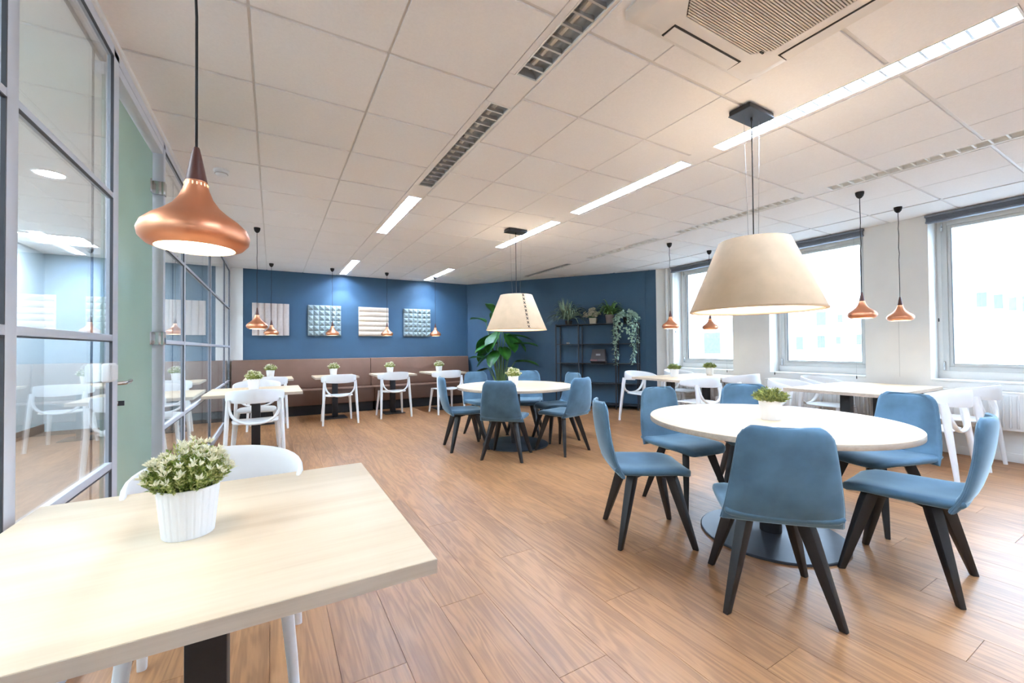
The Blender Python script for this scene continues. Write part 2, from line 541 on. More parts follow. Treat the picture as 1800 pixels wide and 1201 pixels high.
def fixture(idx, band, y0, y1, lit):
    xa, xb = BANDS[band]
    xc = (xa+xb)/2 if band != 0 else 1.215
    xc = {0: 1.218, 1: 2.922, 2: 4.612}[band]
    hw = 0.07
    t = empty('strip_light', (xc, (y0+y1)/2, CEIL))
    tag(t, FLAB[idx][0], 'ceiling light', 'recessed strip lights in the ceiling')
    Ln = y1-y0
    mb = MB()
    fw = 0.008
    mb.box2(-hw, -hw+fw, -Ln/2, Ln/2, -0.006, 0.004)
    mb.box2(hw-fw, hw, -Ln/2, Ln/2, -0.006, 0.004)
    mb.box2(-hw+fw, hw-fw, -Ln/2, -Ln/2+fw, -0.006, 0.004)
    mb.box2(-hw+fw, hw-fw, Ln/2-fw, Ln/2, -0.006, 0.004)
    mb.build('frame', 'louver_white', t)
    m = 'louver_white' if lit else 'louver_grey'
    mb = MB()
    prof = [(-hw+0.006, 0.0), (-hw+0.010, 0.030), (-hw+0.028, 0.055), (0, 0.062), (hw-0.028, 0.055), (hw-0.010, 0.030), (hw-0.006, 0.0)]
    mb.rings([[(x, -Ln/2+0.004, z) for x, z in prof], [(x, Ln/2-0.004, z) for x, z in prof]], True, True, closed=False)
    mb.build('reflector', m, t, angle=60)
    mb = MB().lathe([(0.013, -Ln/2+0.04), (0.013, Ln/2-0.04)], 8)
    o = mb.build('tube', 'tube_glow' if lit == 1 else 'louver_white', t, loc=(0, 0, 0.036), rot=(PI/2, 0, 0))
    if idx in (3, 7):
        # added spot hidden in the lamp end throws the scallop on the blue wall
        sp = bpy.data.lights.new('scallop_spot', 'SPOT')
        sp.energy = 7.0
        sp.color = (0.86, 0.93, 1.0)
        sp.spot_size = R(76)
        sp.spot_blend = 0.45
        sp.shadow_soft_size = 0.03
        so = bpy.data.objects.new('scallop_spot', sp)
        COL.objects.link(so)
        so.parent = t
        so.location = (0, Ln/2-0.20, -0.02)
        so.rotation_euler = (R(14), 0, 0)
    nb = int(Ln/0.082)
    m = 'louver_white' if lit == 2 else 'louver_alu'  # white stands in for window reflections on the unlit window side louvres
    if m not in blade_me:
        q = MB()
        W_ = hw-0.009
        q.rings([[(-W_, -0.006, -0.002), (-W_, 0.006, -0.002), (-W_, 0.0015, 0.028), (-W_, -0.0015, 0.028)],
                 [(0, -0.005, -0.002), (0, 0.005, -0.002), (0, 0.0015, 0.018), (0, -0.0015, 0.018)],
                 [(W_, -0.006, -0.002), (W_, 0.006, -0.002), (W_, 0.0015, 0.028), (W_, -0.0015, 0.028)]])
        blade_me[m] = q.mesh('louver_blade', m, smooth=False)
    for k in range(1, nb):
        put('louver_blade', blade_me[m], t, (0, -Ln/2+Ln*k/nb, 0))
for i, (bnd, y0, y1, lit) in enumerate(FIX):
    fixture(i, bnd, y0, y1, lit)
# closing plates of the light bands between and beside the fixtures
for bi, (xa, xb) in enumerate(BANDS):
    xc = {0: 1.218, 1: 2.922, 2: 4.612}[bi]
    ys = sorted((y0, y1) for b_, y0, y1, l_ in FIX if b_ == bi)
    cur = YF
    for y0, y1 in ys + [(YB, YB)]:
        if y0-cur > 0.02:
            under(B('band_plate', 'ceiling_tile', xa+0.004, xb-0.004, cur+0.002, y0-0.002, CEIL-0.004, CEIL+0.008, bevel=0.001, segs=1), ceil)
        cur = y1
    for y0, y1 in ys:
        under(B('band_plate', 'ceiling_tile', xa+0.002, xc-0.071, y0, y1, CEIL-0.004, CEIL+0.008), ceil)
        under(B('band_plate', 'ceiling_tile', xc+0.071, xb-0.002, y0, y1, CEIL-0.004, CEIL+0.008), ceil)

# back wall with bench, angled wall, return
wb = struct(B('wall_back', 'blue_paint', -0.464, 4.35, YB, YB+0.15, -0.1, TOP))
struct(B('wall_pilaster', 'white_paint', -0.76, -0.464, YB-0.012, YB+0.15, -0.1, TOP))
def wall_seg(name, mat, a, b, n, th=0.15, z0=-0.1, z1=TOP):
    a = Vector(a); b = Vector(b)
    e = (b-a); ln = e.length; e.normalize()
    c = (a+b)/2 - Vector(n)*th/2
    return struct(MB().box((0, 0, 0), (ln, th, z1-z0)).build(name, mat, None, loc=(c.x, c.y, (z0+z1)/2), rot=(0, 0, math.atan2(e.y, e.x))))
wall_seg('wall_angled', 'blue_paint', CA-CE*0.15, CB+CE*0.02, CN)
# corner trim line visible in the corner
struct(B('trim_1', 'blue_paint', 3.945, 3.965, YB-0.016, YB, 0.0, 2.25))
P1 = Vector((6.43, 5.60)); P2 = Vector((6.55, 5.47))
e = (P1-CB).normalized(); nn = Vector((e.y, -e.x)); nn = nn if nn.dot(-CB) > 0 else -nn
wall_seg('wall_return', 'blue_paint', CB-e*0.0, P1, nn, 0.12)
e = (P2-P1).normalized(); nn = Vector((e.y, -e.x)); nn = nn if nn.dot(-P1) > 0 else -nn
wall_seg('wall_column', 'white_paint', P1, P2+e*0.08, nn, 0.10)
struct(MB().lathe([(0.028, 0), (0.028, CEIL)], 14).build('trim_2', 'white_paint', None, loc=(6.525, 5.43, 0)))

# window wall: pillars, parapet, lintel
OPEN = [(-1.175, 0.0), (0.60, 1.77), (2.375, 3.555), (4.14, 5.31)]
wr = empty('wall_right', (XW, 0, 0))
struct(wr)
edges = [YF-0.1] + [v for o in OPEN for v in o] + [5.9]
for k in range(0, len(edges), 2):
    under(B('pillar', 'white_paint', XW, XW+0.42, edges[k], edges[k+1], 0.79, CEIL-0.07), wr)
under(B('parapet', 'white_paint', XW, XW+0.42, YF-0.1, 5.9, -0.1, 0.79), wr)
under(B('lintel', 'white_paint', XW, XW+0.42, YF-0.1, 5.9, CEIL-0.07, TOP), wr)
# panel joint on the pillar beside the big window
under(B('joint_strip', 'upvc_grey', XW-0.0015, XW, 2.042, 2.046, 0.82, 1.55), wr)
struct(B('baseboard_right', 'white_paint', XW-0.014, XW, YF, 5.40, 0.0, 0.09, bevel=0.003))
struct(B('wall_front', 'white_paint', -3.0, 6.95, YF-0.15, YF, -0.1, TOP))

XF = 6.80
for n_, (a, b) in enumerate(OPEN):
    W = empty('window_%d' % (n_+1), (XF, (a+b)/2, 0.80))
    struct(W)
    h = (b-a)/2
    def wb_(name, mat, x0, x1, y0, y1, z0, z1, par=W, bev=0.004):
        return B(name, mat, x0, x1, y0, y1, z0, z1, par, bevel=bev)
    wb_('window_sill', 'white_paint', -0.262, 0.01, -h+0.004, h-0.004, -0.008, 0.012)
    wb_('apron', 'white_paint', -0.01, 0.05, -h+0.002, h-0.002, 0.0, 0.098)
    # fixed outer frame
    f0, f1, z0, z1 = -h+0.045, h-0.045, 0.098, 1.835
    wb_('side_filler', 'white_paint', 0.0, 0.05, -h, f0, 0.0, 1.9)
    wb_('side_filler', 'white_paint', 0.0, 0.05, f1, h, 0.0, 1.9)
    fr = empty('window_frame', (0, 0, 0), 0, W)
    q = 0.05
    wb_('frame_bar', 'upvc_grey', -0.012, 0.05, f0, f0+q, z0, z1, fr)
    wb_('frame_bar', 'upvc_grey', -0.012, 0.05, f1-q, f1, z0, z1, fr)
    wb_('frame_bar', 'upvc_grey', -0.012, 0.05, f0+q, f1-q, z0, z0+q, fr)
    wb_('frame_bar', 'upvc_grey', -0.012, 0.05, f0+q, f1-q, z1-q, z1, fr)
    sa = empty('window_sash', (0, 0, 0), 0, W)
    s0, s1, t0, t1, q2 = f0+q, f1-q, z0+q, z1-q, 0.035
    wb_('sash_bar', 'upvc_grey', 0.0, 0.045, s0, s0+q2, t0, t1, sa)
    wb_('sash_bar', 'upvc_grey', 0.0, 0.045, s1-q2, s1, t0, t1, sa)
    wb_('sash_bar', 'upvc_grey', 0.0, 0.045, s0+q2, s1-q2, t0, t0+q2, sa)
    wb_('sash_bar', 'upvc_grey', 0.0, 0.045, s0+q2, s1-q2, t1-q2, t1, sa)
    g = MB()
    for (u0, u1, v0, v1) in ((s0+q2-0.004, s0+q2, t0+q2, t1-q2), (s1-q2, s1-q2+0.004, t0+q2, t1-q2), (s0+q2, s1-q2, t0+q2-0.004, t0+q2)):
        g.box2(-0.002, 0.02, u0, u1, v0, v1)
    g.build('gasket', 'alu_dark', sa)
    wb_('pane', 'window_glass', 0.018, 0.024, s0+q2-0.004, s1-q2+0.004, t0+q2-0.004, t1-q2+0.004, sa, 0)
    for yy in (f1-0.012,):
        wb_('window_hinge', 'chrome', -0.026, -0.008, yy-0.008, yy+0.010, z0+0.01, z0+0.11)
        wb_('window_hinge', 'chrome', -0.026, -0.008, yy-0.008, yy+0.010, z1-0.11, z1-0.01)

# raised blinds
BL = ['raised grey slatted blind at the top of the window out of view', 'raised grey slatted blind over the big window with blue panes outside', 'raised grey slatted blind over the window behind the big felt shade', 'raised grey slatted blind over the window next to the blue wall']
for k, (a, b) in enumerate(OPEN):
    t = empty('window_blind', (XW-0.005, (a+b)/2, 2.60))
    tag(t, BL[k], 'blind', 'raised blinds on the windows')
    h = (b-a)/2+0.015
    B('head_rail', 'blind_grey', -0.04, 0.04, -h, h, 0.06, 0.09, t, bevel=0.003)
    for s in range(5):
        B('slat', 'blind_grey', -0.034+0.003*(s % 2), 0.034, -h+0.01, h-0.01, 0.018+0.0085*s, 0.0225+0.0085*s, t)
    B('bottom_rail', 'blind_grey', -0.035, 0.035, -h+0.005, h-0.005, -0.006, 0.014, t, bevel=0.003)
    for yy, dz in ((h-0.10, -1.1 if k != 2 else -1.79), (-h+0.10, -1.79)):
        cmb = MB().sweep([(-0.03, yy, 0.0), (-0.03, yy+0.004, dz/2), (-0.03, yy, dz)], (0.0011, 0.0011), 5)
        c = cmb.build('pull_cord', 'wire_steel', t)
        MB().lathe([(0.003, 0), (0.006, 0.01), (0.005, 0.035), (0.002, 0.042)], 8).build('cord_weight', 'rubber_black', c, loc=(-0.03, yy, dz-0.04))

# radiators
RL = ['white panel radiator under the big window behind the rectangular table', 'white panel radiator under the window behind the felt shade', 'white panel radiator under the window next to the blue wall', 'white panel radiator under the window out of view']
rib_me = MB().box((0, 0, 0), (0.012, 0.018, 0.33)).mesh('rib', 'radiator_white', bevel=0.004, segs=1)
for k, (yc, ln) in enumerate(((1.30, 1.25), (2.95, 1.25), (4.70, 1.25), (-0.6, 1.25))):
    t = empty('radiator', (XW-0.10, yc, 0.33))
    tag(t, RL[k], 'radiator', 'radiators along the window wall')
    B('panel', 'radiator_white', -0.008, 0.008, -ln/2, ln/2, 0, 0.38, t, bevel=0.004)
    B('panel', 'radiator_white', 0.06, 0.075, -ln/2, ln/2, 0, 0.38, t, bevel=0.004)
    B('top_grille', 'radiator_white', -0.012, 0.078, -ln/2, ln/2, 0.374, 0.386, t, bevel=0.003)
    for j in range(int(ln/0.05)):
        put('rib', rib_me, t, (-0.013, -ln/2+0.035+j*0.05, 0.19))
    MB().lathe([(0.012, -0.33), (0.012, 0.03)], 8).build('pipe', 'radiator_white', t, loc=(0.04, -ln/2+0.10, 0))
    MB().lathe([(0.012, -0.33), (0.012, 0.03)], 8).build('pipe', 'radiator_white', t, loc=(0.04, ln/2-0.10, 0))
    B('bracket', 'radiator_white', 0.075, 0.10, -0.03, 0.03, 0.10, 0.30, t)

# glass partition
wl = empty('wall_left', (XP, 0, 0))
struct(wl)
def wp(name, mat, y0, y1, z0, z1, x0=-0.03, x1=0.0, bev=0.003):
    return B(name, mat, x0, x1, y0, y1, z0, z1, wl, bevel=bev)
MUL = [(-2.5, -2.43), (-1.01, -0.95), (-0.10, -0.035), (0.82, 0.885), (1.737, 1.80), (2.655, 2.73), (3.70, 3.762), (4.50, 4.56), (6.26, 6.32), (8.02, 8.08), (8.90, 8.985)]
for a, b in MUL:
    wp('mullion', 'alu_frame', a, b, 0.0, CEIL-0.045)
    wp('rear_mullion', 'alu_dark', (a+b)/2-0.006, (a+b)/2+0.006, 0.0, CEIL-0.045, -0.088, -0.080)
wp('top_rail', 'alu_frame', YF, YB-0.012, 2.622, 2.672)
wp('ceiling_trim', 'plastic_white', YF, YB-0.012, 2.672, CEIL-0.006, -0.10, 0.012)
wp('rear_top_rail', 'alu_dark', YF, YB-0.012, 2.65, 2.672, -0.088, -0.080)
wp('bottom_rail', 'alu_frame', YF, 2.655, 0.0, 0.07)
wp('bottom_rail', 'alu_frame', 3.762, YB-0.012, 0.0, 0.07)
for k in range(len(MUL)-1):
    a, b = MUL[k][1], MUL[k+1][0]
    if k == 5: continue
    for (z0, z1) in ((1.938, 1.965), (1.258, 1.288), (0.655, 0.688)):
        wp('rail', 'alu_frame', a, b, z0, z1, -0.026, -0.002)
    for (z0, z1) in ((1.965, 2.622), (1.288, 1.938), (0.688, 1.258), (0.07, 0.655)):
        wp('glass_pane', 'partition_glass', a-0.003, b+0.003, z0-0.003, z1+0.003, -0.018, -0.012, 0)
        g = MB()
        g.box2(-0.011, -0.001, b-0.006, b, z0, z1)
        g.box2(-0.011, -0.001, a, b, z1-0.005, z1)
        o = g.build('gasket', 'alu_dark', wl)
# baseboard of the partition
struct(B('baseboard_left', 'alu_frame', XP+0.0005, XP+0.006, 3.762, 8.4, 0.0, 0.05))
# door
dr = empty('door_1', (XP-0.062, 2.735, 0.0))
struct(dr)
B('leaf', 'frosted_green', -0.005, 0.005, 0.004, 0.955, 0.008, 2.565, dr, bevel=0.002)
dj = empty('door_frame', (0, 0, 0), 0, dr)
B('frame_bar', 'alu_frame', -0.04, 0.062, 0.965, 0.995, 0.0, 2.60, dj, bevel=0.002)
B('frame_bar', 'alu_frame', -0.04, 0.058, -0.004, 0.965, 2.575, 2.622, dj, bevel=0.002)
for zc in (1.295, 2.33):
    hg = empty('hinge', (0, 0, zc), 0, dr)
    B('hinge_plate', 'chrome', 0.006, 0.058, 0.940, 0.964, -0.045, 0.045, hg, bevel=0.003)
    B('hinge_clamp', 'chrome', -0.012, 0.012, 0.895, 0.962, -0.045, 0.045, hg, bevel=0.003)
    B('hinge_knuckle', 'chrome', 0.055, 0.075, 0.935, 0.990, -0.045, 0.045, hg, bevel=0.004)
hd = empty('door_handle', (0, 0, 1.05), 0, dr)
B('lock_plate', 'chrome', 0.005, 0.022, 0.015, 0.075, -0.16, 0.05, hd, bevel=0.006)
MB().sweep([(0.02, 0.045, 0), (0.06, 0.045, 0), (0.072, 0.055, 0), (0.074, 0.075, 0), (0.072, 0.14, 0), (0.066, 0.19, 0.004)], (0.010, 0.010), 10).build('lever', 'chrome', hd)
MB().lathe([(0.013, 0), (0.013, 0.03), (0.011, 0.034)], 14).build('lock_cylinder', 'chrome', hd, loc=(0.02, 0.045, -0.10), rot=(0, PI/2, 0))
B('key', 'graphite_metal', 0.05, 0.075, 0.041, 0.049, -0.112, -0.088, hd)
# card reader box stuck on the glass
t = empty('card_reader', (XP-0.002, 2.555, 1.07))
tag(t, 'small white plastic reader box stuck on the glass beside the door', 'reader')
B('housing', 'plastic_white', 0.0, 0.030, -0.05, 0.05, 0.0, 0.085, t, bevel=0.008, segs=3)
B('cover', 'plastic_white', 0.029, 0.036, -0.040, 0.040, 0.008, 0.077, t, bevel=0.003)

# the room beyond the glass
struct(B('wall_beyond', 'far_room_wall', -3.15, -3.0, YF-0.15, 9.6, -0.1, TOP))
struct(B('wall_beyond_end', 'far_room_wall', -3.0, -0.76, YB+0.02, 9.6, -0.1, TOP))
struct(B('floor_beyond', 'far_room_floor', -3.0, -0.78, YF, YB+0.02, -0.12, -0.002))
struct(B('ceiling_beyond', 'white_paint', -3.0, -0.76, YF, YB+0.02, CEIL, TOP))
struct(B('baseboard_beyond', 'far_room_floor', -3.0, -2.985, YF, YB, 0.0, 0.12))
for k, (dx, dy, lab) in enumerate(((-1.62, 4.95, 'round ceiling downlight seen through the upper glass pane'), (-1.62, 1.8, 'added round downlight to light the room beyond the glass, hidden from view'), (-1.9, 7.6, 'added small round downlight to light the room far beyond the glass wall'))):
    t = empty('downlight', (dx, dy, CEIL))  # only the first is in view; the other two are added for light
    tag(t, lab, 'ceiling light')
    MB().lathe([(0.085, 0.0), (0.09, -0.006), (0.105, -0.006), (0.11, 0.0)], 24, False, False).build('ring', 'plastic_white', t)
    MB().lathe([(0.085, 0.0), (0.085, -0.003)], 24).build('lens', 'downlight_glow', t)

for k, (py, lab) in enumerate(((-1.0, 'added unseen fill light panel beyond the glass, behind the viewer'), (1.0, 'added unseen fill light panel beyond the glass beside the viewer'), (3.2, 'added unseen fill light panel beyond the glass, level with the door'), (5.6, 'added unseen fill light panel beyond the glass, past the door'), (7.8, 'added unseen fill light panel beyond the glass near the bench end'))):
    t = empty('fill_panel', (-2.45, py, CEIL))  # unseen fill light added to brighten the room beyond the glass
    tag(t, lab, 'ceiling light')
    B('frame', 'plastic_white', -0.31, 0.31, -0.31, 0.31, -0.012, -0.001, t, bevel=0.002)
    B('diffuser', 'fill_glow', -0.29, 0.29, -0.29, 0.29, -0.014, -0.011, t)
# outside
t = empty('office_building', (70.0, 25.0, -9.0))
tag(t, 'white office building with blue windows across the street', 'building')
B('wall', 'facade_white', 0, 9, -60, 60, 0, 21.5, t)
B('roof_edge', 'facade_white', -0.4, 0.0, -60, 60, 21.0, 21.6, t)
wins = [(4.85, 5.12, 2.64, 3.21), (4.44, 4.67, 2.53, 3.08), (4.11, 4.3, 2.44, 2.93), (3.77, 3.97, 2.37, 2.95), (10.28, 10.7, 2.2, 2.89), (9.58, 9.77, 2.3, 2.69), (11.33, 11.66, 0.97, 1.66), (10.34, 10.67, 1.06, 1.69), (9.67, 9.86, 1.25, 1.61), (8.85, 9.03, 1.21, 1.7), (15.98, 17.08, 0.72, 2.05)]
wins += [(3.4-0.36*k, 3.6-0.36*k, 2.35, 2.92) for k in range(8)] + [(13.0+0.9*k, 13.35+0.9*k, 2.1, 2.8) for k in range(3)]
for (y0, y1, z0, z1) in wins:
    k = 70/24
    y0, y1 = y0*k-25, y1*k-25
    z0, z1 = EYE+(z0-EYE)*k+9, EYE+(z1-EYE)*k+9
    o = B('window', 'facade_glass', -0.06, 0.10, y0, y1, z0, z1, t)
    B('sill', 'facade_white', -0.10, 0.02, -(y1-y0)/2-0.06, (y1-y0)/2+0.06, -(z1-z0)/2-0.10, -(z1-z0)/2, o)
struct(B('ground', 'street_grey', 7.2, 110, -90, 90, -9.2, -9.0))

# ---------------------------------------------------------------- air conditioner and smoke detector
t = empty('air_conditioner', (1.825, 0.875, CEIL-0.009))
tag(t, 'square white ceiling cassette air conditioner with ribbed intake grille', 'air conditioner')
def sq(h, c, z):
    return [(-h+c, -h, z), (h-c, -h, z), (h, -h+c, z), (h, h-c, z), (h-c, h, z), (-h+c, h, z), (-h, h-c, z), (-h, -h+c, z)]
mb = MB().rings([sq(0.475, 0.03, 0.0), sq(0.478, 0.035, -0.012), sq(0.455, 0.04, -0.03), sq(0.42, 0.05, -0.034)], True, False)
mb.rings([sq(0.42, 0.05, -0.034), sq(0.315, 0.07, -0.034), sq(0.312, 0.07, -0.026)], False, False)
mb.build('cover_plate', 'ac_white', t, angle=30)
MB().rings([sq(0.312, 0.07, -0.0305), sq(0.312, 0.07, -0.027)]).build('grille_back', 'ac_dark', t)
slat = {}
ns = 58
for k in range(ns):
    y = -0.305+0.61*k/(ns-1)
    hl = 0.310-max(0, abs(y)-0.24)
    key = round(hl, 3)
    if key not in slat:
        slat[key] = MB().box((0, 0, 0), (2*hl, 0.0062, 0.006)).mesh('grille_slat', 'ac_slat', smooth=False)
    put('grille_slat', slat[key], t, (0, y, -0.0335))
for k, rz in enumerate((0, PI/2, PI, 3*PI/2)):
    v = empty('air_vane', (0, 0, 0), rz, t)
    mb = MB().box((0, 0.405, -0.0345), (0.50, 0.075, 0.004))
    mb.build('slot', 'ac_dark', v)
    MB().box((0, 0.408, -0.0375), (0.485, 0.062, 0.005), Matrix.Rotation(R(-4), 3, 'X')).build('flap', 'ac_white', v, bevel=0.0015, segs=1)
B('logo_plate', 'ac_dark', 0.26, 0.285, 0.272, 0.281, -0.041, -0.036, t)

t = empty('smoke_detector', (-0.365, 4.16, CEIL-0.009))
tag(t, 'round white smoke detector on the ceiling', 'smoke detector')
MB().lathe([(0.055, 0), (0.056, -0.012), (0.05, -0.018)], 24).build('base', 'plastic_white', t)
MB().lathe([(0.044, -0.017), (0.046, -0.03), (0.036, -0.044), (0.018, -0.050)], 24).build('head', 'plastic_white', t)
MB().lathe([(0.040, -0.028), (0.0465, -0.030), (0.0465, -0.033), (0.040, -0.034)], 24).build('vent_ring', 'pot_taupe', t)

# ---------------------------------------------------------------- lamps
def make_pendant():
    """origin at the lower rim, cord up to the ceiling"""
    t = empty('pendant_lamp')
    H = CEIL-0.009-1.465
    prof = [(0.083, 0.0), (0.100, 0.006), (0.1125, 0.020), (0.1155, 0.036), (0.109, 0.054), (0.092, 0.071), (0.070, 0.087), (0.050, 0.105), (0.036, 0.126), (0.0275, 0.148), (0.0245, 0.160), (0.0225, 0.171)]
    inner = [(max(0.004, r-0.003), z+0.002) for r, z in prof[::-1]]
    mb = MB().lathe(prof, 48, False, False)
    mb.build('shade', 'copper', t, angle=60)
    MB().lathe([(0.083, 0.0), (0.080, 0.004), (0.090, 0.02), (0.10, 0.036), (0.06, 0.08)], 40, False, True).build('shade_lining', 'copper_inside', t, angle=60)
    for k in range(18):
        a = 2*PI*k/18
        MB().box((0.0247*math.cos(a), 0.0247*math.sin(a), 0.158), (0.0014, 0.0022, 0.011), Matrix.Rotation(a, 3, 'Z')).build('vent_slot', 'glow_slot', t)
    MB().lathe([(0.002, 0.012), (0.0795, 0.012), (0.0795, 0.014), (0.002, 0.014)], 32).build('diffuser', 'glow_warm', t)
    MB().lathe([(0.0235, 0.169), (0.0195, 0.19), (0.013, 0.225), (0.0075, 0.252), (0.006, 0.256)], 24).build('cone', 'cone_wood', t)
    pts = [(0, 0, 0.25)]
    nseg = 14
    for k in range(1, nseg):
        z = 0.25+(H-0.28)*k/nseg
        amp = 0.003 if k > 4 else 0.0
        pts.append((amp*math.sin(k*1.9), amp*math.cos(k*2.3), z))
    pts.append((0, 0, H-0.03))
    MB().sweep(pts, (0.0032, 0.0032), 8, up=(0, 1, 0)).build('cord', 'cord_black', t)
    MB().lathe([(0.004, H-0.062), (0.016, H-0.056), (0.028, H-0.040), (0.034, H-0.020), (0.0355, H)], 24).build('ceiling_cup', 'cord_black', t)
    return t
PEND = [((-0.166, 1.30), 'large copper pendant lamp with glowing underside above the oak table'),
        ((-0.161, 5.93), 'copper pendant lamp over the square table by the glass wall, before the sand panel'),
        ((-0.015, 8.28), 'copper pendant lamp over the first bench table, overlapping the sand panel corner'),
        ((0.955, 8.28), 'copper pendant lamp in front of the first blue padded panel'),
        ((1.942, 8.28), 'copper pendant lamp in front of the cream padded panel edge'),
        ((2.925, 8.28), 'copper pendant lamp beside the last blue padded panel'),
        ((4.965, 4.07), 'copper pendant lamp hanging beside the blue wall over the far window table'),
        ((5.90, 4.09), 'copper pendant lamp partly behind the big felt shade'),
        ((4.965, 1.82), 'copper pendant lamp in front of the pillar edge and middle window'),
        ((5.88, 1.82), 'copper pendant lamp against the white pillar beside the big window')]
pend0 = make_pendant()
for k, (xy, lab) in enumerate(PEND):
    o = pend0 if k == 0 else copy_tree(pend0)
    o.location = (xy[0], xy[1], 1.465)
    o.rotation_euler = (0, 0, 0.7*k)
    tag(o, lab, 'pendant lamp', 'copper pendant lamps')

def shade_lamp(xy, seam, lab):
    t = empty('shade_lamp', (xy[0], xy[1], 1.43))
    tag(t, lab, 'pendant lamp', 'big felt shade lamps')
    r0, r1, h = 0.378, 0.202, 0.438
    MB().lathe([(r0-0.006, 0.0), (r0, 0.002), (r1, h), (r1-0.006, h+0.001)], 64, False, False).build('shade', 'felt_beige', t, angle=60)
    MB().lathe([(r0-0.007, 0.0), (r1-0.007, h)], 64, False, False).build('shade_lining', 'felt_inner', t, angle=60)
    MB().lathe([(r0-0.018, -0.003), (r0+0.0015, -0.003), (r0+0.0015, 0.007), (r0-0.018, 0.007)], 64, False, False).build('rim', 'felt_beige', t)
    MB().lathe([(0.01, 0.040), (r0-0.030, 0.040), (r0-0.030, 0.044), (0.01, 0.044)], 48).build('diffuser', 'glow_shade', t)
    MB().lathe([(0.004, 0.12), (0.04, 0.15), (0.05, 0.19), (0.035, 0.24), (0.018, 0.27)], 20).build('bulb', 'glow_warm', t)
    H = CEIL-0.009-1.43
    MB().box((0, 0, H-0.02), (0.26, 0.135, 0.03)).build('canopy', 'black_metal', t, bevel=0.004)
    MB().box((0, 0, H-0.037), (0.268, 0.142, 0.004)).build('canopy_plate', 'graphite_metal', t, bevel=0.001, segs=1)
    MB().sweep([(0, 0, h-0.05), (0.001, 0, h+0.3), (0, 0, H-0.03)], (0.0035, 0.0035), 8, up=(0, 1, 0)).build('cord', 'cord_black', t)
    MB().lathe([(0.008, H-0.058), (0.006, H-0.036)], 10).build('cord_grip', 'cord_black', t)
    for sx in (-1, 1):
        MB().sweep([(sx*0.055, 0, h-0.01), (sx*0.085, 0, H-0.03)], (0.0010, 0.0010), 5, up=(0, 1, 0)).build('suspension_wire', 'wire_steel', t)
    MB().lathe([(r1-0.02, h-0.012), (r1-0.005, h-0.012), (r1-0.005, h-0.006), (r1-0.02, h-0.006)], 48, False, False).build('top_ring', 'wire_steel', t)
    for sx in (0, PI/2):
        MB().box((0, 0, h-0.009), (2*(r1-0.006), 0.008, 0.004), Matrix.Rotation(sx, 3, 'Z')).build('spider_bar', 'wire_steel', t)
    sl = math.atan2(r0-r1, h)
    ng = 9
    for side in (1, -1):
        for k in range(ng):
            f = (k+0.6)/ng
            r = r0+(r1-r0)*f + (0.0015 if side > 0 else -0.0085)
            q = MB()
            for d in (-1, 1):
                q.box((0, 0, 0), (0.0030, 0.0060, 0.040), Matrix.Rotation(d*R(38), 3, 'X'))
            o = q.build('stitch', 'stitch_black', t, smooth=False)
            o.location = (r*math.cos(seam), r*math.sin(seam), h*f)
            o.rotation_euler = (0, -sl, seam)
    return t
shade_lamp((2.64, 1.52), R(112), 'large beige felt cone shade lamp above the round table by the window')
shade_lamp((2.66, 4.52), R(263), 'beige felt cone shade lamp with black cross stitches above the rear round table')

# ---------------------------------------------------------------- tables
TH = 0.738
def pedestal(t, dx=0.0, dy=0.0, plate=(0.40, 0.42), post=0.09):
    b = B('base_plate', 'black_metal', dx-plate[0]/2, dx+plate[0]/2, dy-plate[1]/2, dy+plate[1]/2, 0.0, 0.010, t, bevel=0.002)
    B('post', 'black_metal', dx-post/2, dx+post/2, dy-post/2, dy+post/2, 0.010, TH-0.034, t, bevel=0.004)
    B('top_bracket', 'black_metal', dx-plate[0]/2+0.04, dx+plate[0]/2-0.04, dy-0.04, dy+0.04, TH-0.040, TH-0.032, t)
def table(name, x0, x1, y0, y1, lab, posts=((0, 0),), group=None, plate=(0.40, 0.42)):
    t = empty(name, ((x0+x1)/2, (y0+y1)/2, 0))
    tag(t, lab, 'table', group)
    hx, hy = (x1-x0)/2, (y1-y0)/2
    top = B('table_top', 'oak_light', -hx+0.001, hx-0.001, -hy+0.001, hy-0.001, TH-0.031, TH, t, bevel=0.0012, segs=2)
    q = MB()
    q.box2(-hx, hx, -hy, -hy+0.0015, TH-0.032, TH-0.0015)
    q.box2(-hx, hx, hy-0.0015, hy, TH-0.032, TH-0.0015)
    q.box2(-hx, -hx+0.0015, -hy+0.0015, hy-0.0015, TH-0.032, TH-0.0015)
    q.box2(hx-0.0015, hx, -hy+0.0015, hy-0.0015, TH-0.032, TH-0.0015)
    e = q.build('edge_band', 'oak_edge', top)
    e.location = (0, 0, -(TH-0.0155))
    for dx, dy in posts: pedestal(t, dx, dy, plate)
    return t
table('cafe_table', -0.615, 0.321, 0.905, 1.828, 'large pale oak table in front with a ribbed flower pot on it', plate=(0.45, 0.45))
table('cafe_table', -0.634, 0.30, 5.30, 6.235, 'square pale oak table touching the glass wall between two white chairs', plate=(0.45, 0.45))
BT = 'small tables along the bench'
table('bench_table', -0.40, 0.30, 7.66, 8.42, 'small oak bench table behind the square table by the glass wall', group=BT, plate=(0.37, 0.42))
table('bench_table', 0.615, 1.315, 7.64, 8.42, 'small oak bench table below the first blue padded panel', group=BT, plate=(0.37, 0.42))
table('bench_table', 1.625, 2.34, 7.64, 8.42, 'small oak bench table below the cream padded panel', group=BT, plate=(0.37, 0.42))
table('bench_table', 2.62, 3.35, 7.64, 8.42, 'small oak bench table below the last blue padded panel', group=BT, plate=(0.37, 0.42))
table('window_table', 4.88, 6.42, 3.85, 4.75, 'long pale table with two potted plants beside the far windows', ((-0.42, 0), (0.42, 0)), 'long tables by the windows')
